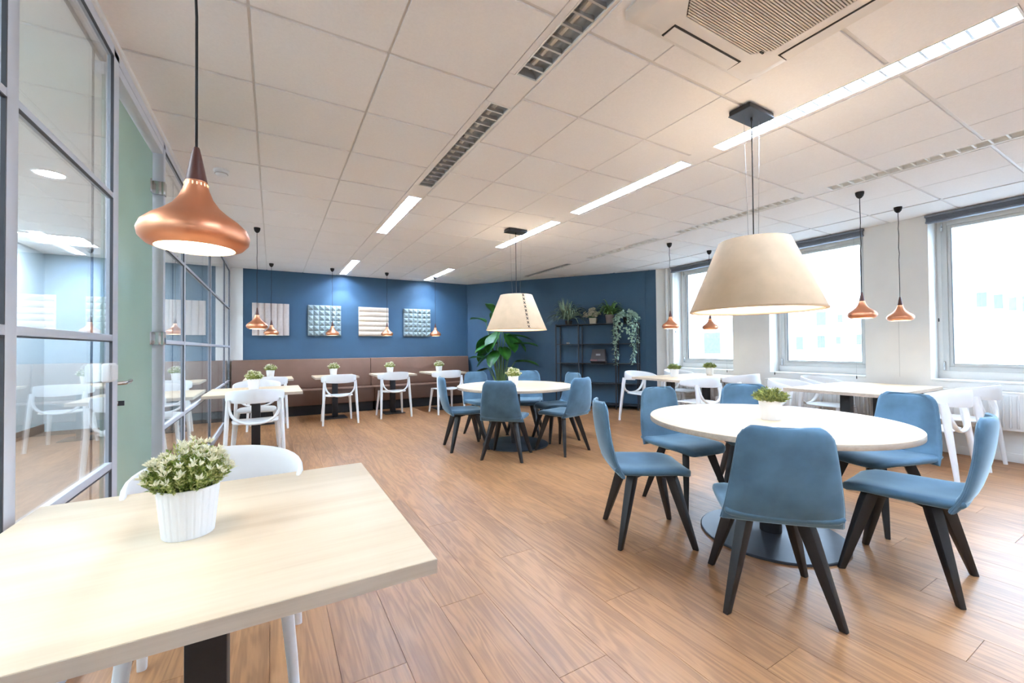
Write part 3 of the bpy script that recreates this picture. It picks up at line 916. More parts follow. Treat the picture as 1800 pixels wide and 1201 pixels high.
table('window_table', 4.95, 6.42, 1.64, 2.55, 'long bare pale table in front of the white pillar', ((-0.38, 0), (0.42, 0)), 'long tables by the windows')
def round_table(xy, lab):
    t = empty('round_table', (xy[0], xy[1], 0))
    tag(t, lab, 'table', 'round tables')
    r = 0.725
    top = MB().lathe([(r-0.003, TH-0.030), (r-0.001, TH-0.029), (r-0.001, TH-0.002), (r-0.0022, TH), (0.01, TH)], 96).build('table_top', 'oak_light', t, angle=40)
    MB().lathe([(r-0.0005, TH-0.030), (r, TH-0.029), (r, TH-0.003), (r-0.0005, TH-0.0022)], 96, False, False).build('edge_band', 'oak_edge', top, angle=40)
    MB().lathe([(0.408, 0.0), (0.410, 0.002), (0.410, 0.010), (0.404, 0.014), (0.10, 0.022), (0.07, 0.026)], 80).build('base_plate', 'graphite_metal', t, angle=20)
    MB().lathe([(0.062, 0.02), (0.062, TH-0.04)], 32).build('column', 'black_metal', t)
    MB().lathe([(0.20, TH-0.042), (0.20, TH-0.030)], 32).build('top_bracket', 'black_metal', t)
round_table((2.775, 1.52), 'big round pale table with a potted plant under the large felt shade')
round_table((2.65, 4.55), 'rear round table with white flower pot below the stitched felt lamp')

# ---------------------------------------------------------------- blue velvet chairs
def corner(t, r):
    """how much a half-width shrinks at distance t from an end with corner radius r"""
    return 0.0 if t >= r else r-math.sqrt(max(0.0, r*r-(r-t)**2))
def make_blue():
    t = empty('velvet_chair')
    # seat: v -1 rear .. +1 front
    D0, D1 = -0.245, 0.235
    def seat(u, v):
        y = D0+(v+1)/2*(D1-D0)
        wd = 0.228-0.012*max(0, v)**2
        wd -= corner(D1-y, 0.10)
        f = (y-D0)/(D1-D0)
        z = 0.447 + 0.012*abs(u)**3*(1-0.5*f) - 0.010*(1-u*u)*math.sin(PI*min(1, f*1.1)) + 0.002
        if f > 0.75: z -= 0.030*((f-0.75)/0.25)**2
        if f < 0.15: z += 0.020*((0.15-f)/0.15)**2
        return (u*wd, y, z)
    def thk(u, v):
        e = max(abs(u)**6, abs(v)**8)
        return 0.012+0.044*math.sqrt(max(0, 1-e))
    shell(seat, 14, 16, thk).build('seat', 'velvet_blue', t, angle=80)
    Z0, Z1 = 0.425, 0.862
    def back(u, v):
        f = (v+1)/2
        z = Z0+f*(Z1-Z0)
        wd = 0.238-0.066*f
        wd -= corner(Z1-z, 0.062)
        y = -0.226-0.095*f-0.018*math.sin(PI*f) + 0.02*max(0, 0.2-f)/0.2 + (0.028*f+0.010)*u*u
        return (u*wd, y, z)
    def thb(u, v):
        e = max(abs(u)**6, abs(v)**10)
        return 0.010+0.030*math.sqrt(max(0, 1-e))
    bk = shell(back, 14, 18, thb).build('backrest', 'velvet_blue', t, angle=80)
    # welt seam round the backrest
    pts = []
    for k in range(0, 41):
        f = k/40
        if f < 0.42: u, v = -1, -1+2*f/0.42
        elif f < 0.58: u, v = -1+2*(f-0.42)/0.16, 1
        else: u, v = 1, 1-2*(f-0.58)/0.42
        pts.append(Vector(back(u, v)))
    MB().sweep(pts, (0.0045, 0.0045), 6, up=(0, 1, 0)).build('piping', 'velvet_blue', bk)
    # under frame and splayed legs
    q = MB()
    for sg in (-1, 1):
        q.box((0, 0, 0.405), (0.36, 0.045, 0.022), Matrix.Rotation(sg*PI/4, 3, 'Z'))
    q.box((0, 0, 0.418), (0.20, 0.20, 0.010))
    q.build('under_frame', 'black_wood', t, bevel=0.003)
    for sx in (-1, 1):
        for sy in (-1, 1):
            a = Vector((sx*0.118, sy*0.118, 0.416)); b_ = Vector((sx*0.223, sy*0.223, 0.0))
            d = (b_-a)
            pts = [a, a+d*0.12, a+d*0.55, b_]
            szs = [(0.024, 0.030), (0.024, 0.031), (0.019, 0.024), (0.0125, 0.0155)]
            rings = []
            dirv = Vector((sx, sy, 0)).normalized()
            sd = Vector((-dirv.y, dirv.x, 0))
            for p, (w_, h_) in zip(pts, szs):
                rings.append([p+sd*w_*i_+dirv*h_*j_ for i_, j_ in ((-1, -1), (1, -1), (1, 1), (-1, 1))])
            q = MB().rings(rings)
            q.build('leg', 'black_wood', t, bevel=0.004)
    return t
BLUE = [((2.103, 1.933), -31, 'blue velvet chair seen side on, its black legs beside the open floor', 'chairs at the big round table'),
        ((2.80, 2.17), -97, 'blue velvet chair between the big round table and the far window table', 'chairs at the big round table'),
        ((3.46, 2.05), -142, 'blue velvet chair mostly hidden behind the big round table and its plant', 'chairs at the big round table'),
        ((3.60, 1.26), 163, 'grey-blue velvet chair facing the round table, before the long bare table', 'chairs at the big round table'),
        ((2.926, 0.904), 97, 'pale-lit blue velvet chair side on beside the window side of the round table', 'chairs at the big round table'),
        ((2.099, 1.165), 43, 'blue velvet chair seen from directly behind at the big round table', 'chairs at the big round table'),
        ((2.05, 4.725), -10, 'blue velvet chair side on at the rear round table facing the window side', 'chairs at the rear round table'),
        ((2.268, 4.085), 45, 'blue velvet chair seen from behind at the rear round table', 'chairs at the rear round table'),
        ((2.955, 3.985), 104, 'light blue velvet chair with outspread legs at the rear round table, before the shelf', 'chairs at the rear round table'),
        ((2.59, 5.27), -86, 'blue velvet chair beyond the rear round table near the end of the bench', 'chairs at the rear round table'),
        ((3.13, 5.10), -130, 'blue velvet chair beyond the rear round table in front of the tall plant', 'chairs at the rear round table'),
        ((3.245, 4.52), 176, 'blue velvet chair half hidden by the light blue one in front of the shelf', 'chairs at the rear round table')]
b0 = make_blue()
for k, (xy, ang, lab, grp) in enumerate(BLUE):
    o = b0 if k == 0 else copy_tree(b0)
    o.location = (xy[0], xy[1], 0)
    o.rotation_euler = (0, 0, R(ang)-PI/2)
    tag(o, lab, 'chair', grp)

# ---------------------------------------------------------------- white plastic chairs
def make_white():
    t = empty('plastic_chair')
    # seat
    def seat(u, v):
        y = -0.20+(v+1)/2*0.43
        wd = 0.218-0.02*max(0, -v)
        wd -= corner(0.23-y, 0.07)+corner(y+0.20, 0.10)*0.8
        z = 0.452-0.010*(1-u*u)*(1-v*v)-0.018*max(0, v)**4
        return (u*wd, y, z)
    def thk(u, v):
        e = max(abs(u)**8, abs(v)**8)
        return 0.008+0.016*math.sqrt(max(0, 1-e))
    shell(seat, 12, 12, thk).build('seat', 'plastic_white', t, angle=80)
    # top rail: C in plan, tall at the back, low at the arm tips
    path, szs = [], []
    N = 24
    for k in range(N+1):
        f = -1+2*k/N
        a = f*R(112)
        x = 0.262*math.sin(a) if abs(a) < PI/2 else math.copysign(0.262, a)*(1-0.06*(abs(a)-PI/2)/0.4)
        y = -0.02-0.265*math.cos(a) if abs(a) < PI/2 else -0.02+0.24*(abs(a)-PI/2)
        z = 0.735-0.028*abs(f)**2.2
        h = 0.074-0.044*abs(f)**1.7
        lean = 0.0
        path.append((x, y, z))
        szs.append((0.011, h))
    MB().sweep(path, szs, 12, power=3.0).build('top_rail', 'plastic_white', t, angle=60)
    # U shaped rim from the rail down to the seat
    path, szs = [], []
    N = 22
    for k in range(N+1):
        f = -1+2*k/N
        a = f*PI/2
        x = math.copysign(0.226*abs(math.sin(a))**0.85, f)
        z = 0.449+0.225*(1-abs(math.cos(a))**0.75)
        y = -0.232+0.05*abs(f)**3
        path.append((x, y, z))
        szs.append((0.013, 0.019+0.006*abs(f)**2))
    MB().sweep(path, szs, 10, up=(0, -1, 0), power=2.6).build('seat_rim', 'plastic_white', t, angle=60)
    for sx in (-1, 1):
        pts = [(sx*0.236, -0.175, 0.70), (sx*0.240, -0.190, 0.60), (sx*0.247, -0.212, 0.42), (sx*0.257, -0.240, 0.20), (sx*0.265, -0.262, 0.0)]
        MB().sweep(pts, [(0.018, 0.030), (0.020, 0.030), (0.020, 0.026), (0.018, 0.021), (0.015, 0.016)], 10, up=(0, 1, 0), power=3).build('leg', 'plastic_white', t, angle=60)
        pts = [(sx*0.196, 0.185, 0.447), (sx*0.205, 0.200, 0.36), (sx*0.222, 0.230, 0.18), (sx*0.236, 0.256, 0.0)]
        MB().sweep(pts, [(0.026, 0.026), (0.021, 0.021), (0.018, 0.018), (0.015, 0.015)], 10, up=(0, 1, 0), power=3).build('leg', 'plastic_white', t, angle=60)
        for yy, zz, xx in ((-0.262, 0, 0.265), (0.256, 0, 0.236)):
            pass
    return t
WHITE = [((-0.165, 1.835), -90, 'white plastic chair tucked under the far side of the large oak table', 'chairs at the oak tables'),
         ((-0.155, 5.29), 90, 'white plastic chair seen from behind at the square table by the glass wall', 'chairs at the oak tables'),
         ((-0.17, 6.33), -90, 'white plastic chair facing us beyond the square table by the glass wall', 'chairs at the oak tables'),
         ((-0.06, 7.56), 90, 'white plastic chair at the bench table nearest the glass wall', 'chairs at the bench tables'),
         ((0.954, 7.46), 90, 'white plastic chair at the bench table below the first blue padded panel', 'chairs at the bench tables'),
         ((1.885, 7.62), 90, 'white plastic chair at the bench table below the cream padded panel', 'chairs at the bench tables'),
         ((2.86, 7.52), 93, 'white plastic chair at the last bench table beside the blue velvet chairs', 'chairs at the bench tables'),
         ((5.05, 3.72), 90, 'white chair at the plant table with its back to the round table, first along', 'chairs at the window tables'),
         ((5.98, 3.72), 90, 'white chair at the plant table close to the radiator, back towards us', 'chairs at the window tables'),
         ((5.24, 4.86), -90, 'white chair facing us at the plant table in front of the shelf', 'chairs at the window tables'),
         ((6.12, 4.80), -90, 'white chair facing us at the plant table beside the window', 'chairs at the window tables'),
         ((5.22, 1.45), 90, 'white chair at the bare table just behind the pale-lit blue chair', 'chairs at the window tables'),
         ((6.10, 1.45), 90, 'white chair at the bare table beside the radiator with legs in the light', 'chairs at the window tables'),
         ((5.38, 2.62), -90, 'white chair facing us at the bare table behind the round table plant', 'chairs at the window tables'),
         ((6.14, 2.62), -90, 'white chair facing us at the bare table under the middle window', 'chairs at the window tables')]
w0 = make_white()
for k, (xy, ang, lab, grp) in enumerate(WHITE):
    o = w0 if k == 0 else copy_tree(w0)
    o.location = (xy[0], xy[1], 0)
    o.rotation_euler = (0, 0, R(ang)-PI/2)
    tag(o, lab, 'chair', grp)

# ---------------------------------------------------------------- bench
def bench(x0, x1, lab):
    t = empty('bench', ((x0+x1)/2, 8.70, 0))
    tag(t, lab, 'bench', 'bench sections along the blue wall')
    h = (x1-x0)/2
    B('plinth', 'plinth_black', -h+0.02, h-0.02, -0.14, 0.27, 0.0, 0.185, t)
    B('seat', 'leather_brown', -h+0.002, h-0.002, -0.225, 0.20, 0.185, 0.47, t, bevel=0.014, segs=3)
    bk = MB()
    bk.rings([[(-h+0.002, 0.13, 0.472), (h-0.002, 0.13, 0.472), (h-0.002, 0.295, 0.472), (-h+0.002, 0.295, 0.472)],
              [(-h+0.002, 0.185, 1.028), (h-0.002, 0.185, 1.028), (h-0.002, 0.295, 1.028), (-h+0.002, 0.295, 1.028)]])
    bk.build('backrest', 'leather_brown', t, bevel=0.012, segs=3)
    B('seam', 'leather_brown', -h+0.01, h-0.01, -0.229, -0.224, 0.44, 0.446, t)
bench(-0.63, 1.745, 'brown leather bench section beside the glass wall end of the blue wall')
bench(1.747, 3.93, 'brown leather bench section ending at the corner behind the rear round table')

# ---------------------------------------------------------------- padded wall panels
def panel(x, mat, mode, lab):
    t = empty('acoustic_panel', (x, YB-0.001, 1.475))
    tag(t, lab, 'wall panel', 'padded acoustic panels')
    s = 0.60
    B('backing', mat, -s/2, s/2, -0.03, 0.0, 0.0, s, t, bevel=0.003)
    n = 6
    c = s/n
    if mode == 'grid':
        q = c/2-0.0015
        me = MB().rings([[(-q, 0, -q), (q, 0, -q), (q, 0, q), (-q, 0, q)], [(-q*.9, -0.010, -q*.9), (q*.9, -0.010, -q*.9), (q*.9, -0.010, q*.9), (-q*.9, -0.010, q*.9)], [(-0.008, -0.034, -0.004), (0.008, -0.034, -0.004), (0.008, -0.034, 0.010), (-0.008, -0.034, 0.010)]]).mesh('pad', mat, angle=20)
        for i_ in range(n):
            for j_ in range(n):
                put('pad', me, t, (-s/2+c*(i_+.5), -0.0295, c*(j_+.5)))
    else:
        q = c/2-0.001
        l_ = s/2-0.002
        pr = [(-q, 0), (-q*.9, -0.014), (-q*.4, -0.024), (q*.5, -0.026), (q*.92, -0.012), (q, 0)]
        if mode == 'h':
            me = MB().rings([[(-l_, y, z) for z, y in pr], [(l_, y, z) for z, y in pr]]).mesh('pad', mat, angle=50)
        else:
            me = MB().rings([[(z, y, -l_) for z, y in pr], [(z, y, l_) for z, y in pr]]).mesh('pad', mat, angle=50)
        for i_ in range(n):
            put('pad', me, t, (0, -0.0295, c*(i_+.5)) if mode == 'h' else (-s/2+c*(i_+.5), -0.0295, s/2))
panel(-0.023, 'panel_sand', 'v', 'sand padded wall panel with upright ribs')
panel(0.896, 'panel_blue', 'grid', 'blue-grey tufted wall panel below the wider light scallop, beside the sand panel')
panel(1.832, 'panel_cream', 'h', 'cream padded wall panel with level ribs')
panel(2.758, 'panel_blue', 'grid', 'blue-grey tufted wall panel closest to the room corner')

# ---------------------------------------------------------------- potted plants on tables
def leafquad(mb, p, d, up, ln, wd, curl=0.2):
    d = d.normalized()
    s = d.cross(up)
    s = s.normalized() if s.length > 1e-3 else Vector((1, 0, 0))
    n = s.cross(d)
    m = p+d*ln*0.5+n*ln*0.06
    i = len(mb.v)
    mb.v += [p, m+s*wd/2, p+d*ln-n*ln*curl*0.4, m-s*wd/2]
    mb.f.append((i, i+1, i+2, i+3))
def bush(seed, stems, rad, height, leaves, ln, wd, flowers=0, fl_size=0.011, base_r=0.05):
    rnd = random.Random(seed)
    green, pale, bl = MB(), MB(), MB()
    for s in range(stems):
        a = rnd.uniform(0, 2*PI)
        rr = math.sqrt(rnd.random())
        th = rr*R(72)
        root = Vector((base_r*rr*math.cos(a), base_r*rr*math.sin(a), -0.012))
        L_ = (height+0.012)*(0.75+0.3*rnd.random())
        tip = Vector((rad*math.sin(th)*math.cos(a)/math.sin(R(72)), rad*math.sin(th)*math.sin(a)/math.sin(R(72)), L_*max(0.22, math.cos(th))))
        d = tip-root
        tgt = green if rnd.random() < 0.6 else pale
        i = len(green.v)
        w_ = 0.0008
        green.v += [root+Vector((w_, 0, 0)), root-Vector((w_, 0, 0)), tip]
        green.f.append((i, i+1, i+2))
        for k in range(leaves):
            f = 0.35+0.65*(k+rnd.random()*.5)/leaves
            p = root+d*f
            dv = d.normalized()*0.7+Vector((rnd.uniform(-1, 1), rnd.uniform(-1, 1), rnd.uniform(-.5, .9)))
            leafquad(tgt if rnd.random() < 0.75 else (pale if tgt is green else green), p, dv, Vector((rnd.uniform(-1, 1), rnd.uniform(-1, 1), 1)), ln*rnd.uniform(.7, 1.2), wd*rnd.uniform(.8, 1.2))
        if s < flowers:
            for k in range(9):
                dv = d.normalized()*0.8+Vector((rnd.uniform(-1, 1), rnd.uniform(-1, 1), rnd.uniform(-.3, 1)))
                leafquad(bl, tip+dv.normalized()*0.002, dv, Vector((rnd.uniform(-1, 1), rnd.uniform(-1, 1), 1)), fl_size*rnd.uniform(.8, 1.4), fl_size*.45)
    return green, pale, bl
def pot_ribbed():
    n = 96
    def ring(r, z, rib):
        out = []
        for k in range(n):
            a = 2*PI*k/n
            rr = r-(0.0016 if rib and (k % 4 == 0) else 0.0)
            out.append((rr*math.cos(a), rr*math.sin(a), z))
        return out
    return MB().rings([ring(0.054, 0.0, 0), ring(0.0555, 0.002, 1), ring(0.067, 0.118, 1), ring(0.068, 0.124, 0), ring(0.0655, 0.125, 0), ring(0.063, 0.108, 0)], True, False).mesh('pot', 'pot_white', angle=12)
def pot_plain():
    return MB().lathe([(0.050, 0.0), (0.052, 0.002), (0.0655, 0.118), (0.066, 0.124), (0.0635, 0.125), (0.061, 0.108)], 40, True, False).mesh('pot', 'pot_white', angle=30)
soil_me = MB().lathe([(0.0625, 0.104), (0.0625, 0.110)], 24).mesh('soil', 'soil')
ribbed_me, plain_me = pot_ribbed(), pot_plain()
PK = {}
g, p, b_ = bush(3, 230, 0.092, 0.112, 14, 0.013, 0.006, 130, 0.013)
PK['hero'] = (ribbed_me, g.mesh('foliage', 'leaf_green', False), p.mesh('foliage', 'leaf_pale', False), b_.mesh('blossoms', 'blossom', False))
g, p, b_ = bush(5, 130, 0.098, 0.100, 9, 0.018, 0.009, 60, 0.015)
PK['flower'] = (plain_me, g.mesh('foliage', 'leaf_green', False), p.mesh('foliage', 'leaf_pale', False), b_.mesh('blossoms', 'blossom', False))
g, p, b_ = bush(9, 120, 0.098, 0.080, 10, 0.026, 0.010, 0)
PK['leafy'] = (plain_me, g.mesh('foliage', 'leaf_olive', False), p.mesh('foliage', 'leaf_dusty', False), None)
def pot_plant(kind, x, y, lab, rz=0.0, sc=1.0):
    t = empty('potted_plant', (x, y, TH), rz)
    t.scale = (sc, sc, sc)
    tag(t, lab, 'potted plant', 'small potted plants on tables')
    pm, g_, p_, f_ = PK[kind]
    put('pot', pm, t)
    put('soil', soil_me, t)
    for nm, me in (('foliage', g_), ('foliage', p_), ('blossoms', f_)):
        if me is None: continue
        o = put(nm, me, t, (0, 0, 0.112))
        o['kind'] = 'stuff'
pot_plant('hero', -0.188, 1.362, 'ribbed white pot of small cream flowers on the large oak table', 0.3, 1.0)
pot_plant('flower', -0.195, 5.93, 'white pot of flowers on the square table by the glass wall', 1.0)
pot_plant('flower', -0.03, 8.27, 'white flower pot on the bench table behind the square table', 2.0)
pot_plant('flower', 0.955, 8.15, 'white flower pot on the bench table under the first blue padded panel', 3.1)
pot_plant('flower', 1.945, 8.08, 'white flower pot on the bench table under the cream padded panel', 4.0)
pot_plant('flower', 2.86, 7.90, 'white flower pot on the last bench table near the corner', 5.2)
pot_plant('flower', 2.59, 4.49, 'white flower pot on the rear round table', 0.6)
pot_plant('leafy', 2.757, 1.50, 'white pot with leafy olive plant on the big round table', 0.4)
pot_plant('leafy', 5.39, 4.36, 'white pot with leafy plant on the window table nearer the blue wall', 1.4)
pot_plant('leafy', 6.17, 4.30, 'white pot with leafy plant on the window table below the first window', 2.2)

# ---------------------------------------------------------------- shelf and its plants
t = empty('shelf_rack', cpos(3.035, 0.19), CROT)
tag(t, 'open black metal shelf rack against the angled blue wall', 'shelf')
SW, SD = 1.61, 0.30
S0 = 2.23-3.035
for s in (2.23, 2.70, 3.43, 3.84):
    for yy in (-SD/2, SD/2):
        B('post', 'black_metal', s-3.035-0.011, s-3.035+0.011, yy-0.011, yy+0.011, 0.0, 1.68 if s > 2.3 or True else 1.3, t)
for z in (0.09, 0.495, 0.885, 1.275, 1.67):
    B('shelf_board', 'black_metal', S0, S0+SW, -SD/2, SD/2, z-0.012, z, t, bevel=0.001, segs=1)
for s in (2.23, 2.70, 3.43, 3.84):
    for z in (0.078, 1.656):
        B('side_bar', 'black_metal', s-3.035-0.009, s-3.035+0.009, -SD/2, SD/2, z-0.02, z, t)
SHT = 1.67
def shelf_thing(name, s, z, lab, cat, off=0.19, rz=0.0):
    o = empty(name, cpos(s, off, z), CROT+rz)
    return tag(o, lab, cat)
t = shelf_thing('display_box', 3.07, 0.885, 'small charcoal box with grey print and red edge on the shelf', 'box', 0.20)
MB().rings([[(-0.145, -0.08, 0), (0.145, -0.08, 0), (0.145, 0.08, 0), (-0.145, 0.08, 0)], [(-0.15, -0.10, 0.07), (0.15, -0.10, 0.07), (0.15, 0.09, 0.07), (-0.15, 0.09, 0.07)]]).build('tray', 'box_charcoal', t, bevel=0.003)
MB().rings([[(-0.145, -0.07, 0.072), (0.145, -0.07, 0.072), (0.145, 0.09, 0.072), (-0.145, 0.09, 0.072)], [(-0.125, 0.0, 0.28), (0.125, 0.0, 0.28), (0.125, 0.09, 0.28), (-0.125, 0.09, 0.28)]]).build('lid', 'box_charcoal', t, bevel=0.003)
B('red_edge', 'print_red', -0.148, -0.01, -0.103, -0.098, 0.058, 0.070, t)
B('grey_edge', 'print_grey', 0.0, 0.148, -0.103, -0.098, 0.060, 0.068, t)
B('print', 'print_grey', -0.045, 0.045, -0.002, 0.001, -0.02, 0.02, t).location = (0.0, -0.041, 0.172)
t.children[-1].rotation_euler = (R(-18.6), 0, 0)
t = shelf_thing('cup', 2.44, 1.275, 'tiny white cup on the upper shelf', 'cup', 0.21)
MB().lathe([(0.018, 0), (0.024, 0.004), (0.032, 0.034), (0.030, 0.034), (0.022, 0.006)], 20, True, True).build('bowl', 'mug_white', t)
MB().sweep([(0.028, 0, 0.026), (0.042, 0, 0.024), (0.042, 0, 0.012), (0.025, 0, 0.009)], (0.003, 0.003), 6, up=(0, 1, 0)).build('handle', 'mug_white', t)

def blade(mb, p0, d, ln, wd, droop, seg=5, fold=0.12):
    """long leaf that bends down along its length"""
    d = Vector(d).normalized()
    side = d.cross(Vector((0, 0, 1)))
    side = side.normalized() if side.length > 1e-3 else Vector((1, 0, 0))
    L1, C1, R1 = [], [], []
    p = Vector(p0)
    for k in range(seg+1):
        f = k/seg
        w_ = wd*math.sin(PI*min(1, 0.12+0.88*f)**0.8) if f < 1 else 0.0005
        L1.append(p-side*w_/2); R1.append(p+side*w_/2); C1.append(p-Vector((0, 0, w_*fold)))
        d2 = d+Vector((0, 0, -droop*f*f*2.0))
        p = p+d2.normalized()*ln/seg
    i = len(mb.v)
    for k in range(seg+1): mb.v += [L1[k], C1[k], R1[k]]
    for k in range(seg):
        a = i+3*k
        mb.f.append((a, a+1, a+4, a+3)); mb.f.append((a+1, a+2, a+5, a+4))
rnd = random.Random(21)
# spiky staghorn plant
t = shelf_thing('staghorn_plant', 2.46, SHT, 'spiky grey-green plant spilling over the end of the shelf top', 'potted plant')
MB().lathe([(0.06, 0), (0.075, 0.08), (0.07, 0.085), (0.05, 0.07)], 20, True, True).build('pot', 'basket_dark', t)
for k in range(84):
    a = rnd.uniform(0, 2*PI); el = rnd.uniform(0.05, 1.0)
    q = MB()
    d = (math.cos(a)*math.cos(el), math.sin(a)*math.cos(el)*0.6-0.15, math.sin(el)+0.15)
    if d[1] > 0: d = (d[0], d[1]*0.45, d[2])
    blade(q, (0, 0, 0.10), d, rnd.uniform(0.40, 0.56), 0.034, rnd.uniform(0.7, 1.9), 6)
    q.build('leaf', 'leaf_stag', t)
for k in range(16):
    a = rnd.uniform(0, 2*PI)
    q = MB()
    blade(q, (-0.08, -0.02, 0.12), (0.35*math.cos(a)-0.1, 0.25*math.sin(a), 1.0), rnd.uniform(0.34, 0.46), 0.036, 0.15, 5)
    q.build('leaf', 'leaf_stag', t)
# begonia in a cream pot
t = shelf_thing('begonia_plant', 2.97, SHT, 'pale-leaved plant in a square cream pot on the shelf top', 'potted plant')
MB().rings([[(-0.06, -0.06, 0), (0.06, -0.06, 0), (0.06, 0.06, 0), (-0.06, 0.06, 0)], [(-0.072, -0.072, 0.12), (0.072, -0.072, 0.12), (0.072, 0.072, 0.12), (-0.072, 0.072, 0.12)]]).build('pot', 'pot_cream', t, bevel=0.006)
for k in range(44):
    a = rnd.uniform(0, 2*PI); rr = rnd.uniform(0.02, 0.17); z = 0.15+rnd.uniform(0, 0.19)*(1-rr/0.3)
    q = MB()
    c = Vector((rr*math.cos(a)-0.02, rr*math.sin(a)*0.7, z))
    nrm = Vector((math.cos(a)*0.6, math.sin(a)*0.5-0.5, 0.8)).normalized()
    s1 = nrm.cross(Vector((0, 0, 1))).normalized(); s2 = s1.cross(nrm)
    rad = rnd.uniform(0.034, 0.052)
    i = len(q.v)
    q.v += [c-nrm*0.006]+[c+s1*rad*math.cos(x)*(1 if j else 1.3)+s2*rad*math.sin(x) for j, x in enumerate([2*PI*m_/8 for m_ in range(8)])]
    for j in range(8): q.f.append((i, i+1+j, i+1+(j+1) % 8))
    o = q.build('leaf', 'leaf_begonia', t)
    MB().sweep([(0, 0, 0.11), c*0.6+Vector((0, 0, 0.03)), c], (0.002, 0.002), 4).build('stem', 'stem_green', o)
# fern in a taupe pot
t = shelf_thing('fern_plant', 3.30, SHT, 'green arching fern in a round taupe pot on the shelf top', 'potted plant')
MB().lathe([(0.068, 0), (0.072, 0.004), (0.088, 0.165), (0.09, 0.175), (0.082, 0.175), (0.075, 0.15)], 28, True, True).build('pot', 'pot_taupe', t)
for k in range(56):
    a = rnd.uniform(0, 2*PI); el = rnd.uniform(0.25, 1.2)
    q = MB()
    d = (math.cos(a)*math.cos(el), math.sin(a)*math.cos(el), math.sin(el))
    if d[1] > 0: d = (d[0], d[1]*0.4, d[2])
    blade(q, (0, 0, 0.16), d, rnd.uniform(0.32, 0.48), 0.042, rnd.uniform(0.6, 1.5), 6)
    q.build('leaf', 'leaf_fern', t)
# trailing vine
t = shelf_thing('trailing_plant', 3.63, SHT, 'pale green trailing vine hanging down in two strands from the shelf top', 'potted plant')
MB().lathe([(0.06, 0), (0.08, 0.11), (0.072, 0.11), (0.06, 0.09)], 20, True, True).build('pot', 'basket_dark', t)
vn = MB()
leafb = MB()
def vine_leaf(c, d, ln, wd):
    q = leafb
    d = d.normalized(); s = d.cross(Vector((0.2, -1, 0.3))).normalized(); n = s.cross(d)
    i = len(q.v)
    q.v += [c, c+d*ln*.35+s*wd*.5+n*.004, c+d*ln, c+d*ln*.35-s*wd*.5+n*.004]
    q.f.append((i, i+1, i+2, i+3))
vlist = []
strands = [(-0.20, -0.17, 0.82, 26), (-0.17, -0.20, 0.70, 22), (-0.23, -0.15, 0.5, 16), (0.15, -0.17, 0.82, 26), (0.12, -0.2, 0.74, 22), (0.18, -0.16, 0.66, 20), (0.21, -0.1, 0.4, 12), (0.02, -0.2, 0.2, 8), (-0.1, -0.2, 0.25, 8), (0.08, -0.2, 0.3, 9), (-0.14, -0.2, 0.32, 10)]
for (sx, sy, dr_, nl) in strands:
    pts = [Vector((0, 0, 0.10)), Vector((sx*.5, sy*.5, 0.19)), Vector((sx*.9, sy, 0.12))]
    for k in range(1, 9):
        pts.append(Vector((sx+0.02*math.sin(k*1.7+sx*30), sy+0.01*math.cos(k*2.1), 0.12-(dr_+0.10)*k/8)))
    MB().sweep(pts, (0.002, 0.002), 5, up=(0, 1, 0)).build('vine', 'stem_green', t)
    for k in range(nl*2):
        f = k/(nl*2-1)*(len(pts)-1)
        i0 = min(int(f), len(pts)-2)
        p = pts[i0].lerp(pts[i0+1], f-i0)
        vlist.append((p, Vector((rnd.uniform(-1, 1), rnd.uniform(-.7, .1), rnd.uniform(-1.2, .2)))))
for k in range(110):
    a = rnd.uniform(0, 2*PI); rr = rnd.uniform(0.03, 0.22)
    vlist.append((Vector((rr*math.cos(a), rr*math.sin(a)*.6-0.05, 0.10+0.16*(1-rr/0.24)*rnd.uniform(.6, 1.2))), Vector((math.cos(a), math.sin(a)*.5-.5, rnd.uniform(-.8, .4)))))
vm = []
for k in range(4):
    leafb = MB()
    ln, wd = 0.058+0.007*k, 0.042+0.004*k
    leafb.v = [Vector((0, 0, 0)), Vector((-wd/2, ln*.35, .004)), Vector((0, ln, -.004)), Vector((wd/2, ln*.35, .004)), Vector((0, ln*.4, -.004))]
    leafb.f = [(0, 4, 1), (1, 4, 2), (2, 4, 3), (3, 4, 0)]
    vm.append(leafb.mesh('leaf', 'leaf_trail', True, 60))
for k, (p, d) in enumerate(vlist[:300]):
    o = put('leaf', vm[k % 4], t, p)
    d = d.normalized()
    o.rotation_euler = d.to_track_quat('Y', 'Z').to_euler()
rest = MB()
for (p, d) in vlist[300:]:
    leafquad(rest, p, d, Vector((0.3, -1, 0.4)), 0.062, 0.044)
if rest.v:
    rest.build('leaves', 'leaf_trail', t)['kind'] = 'stuff'

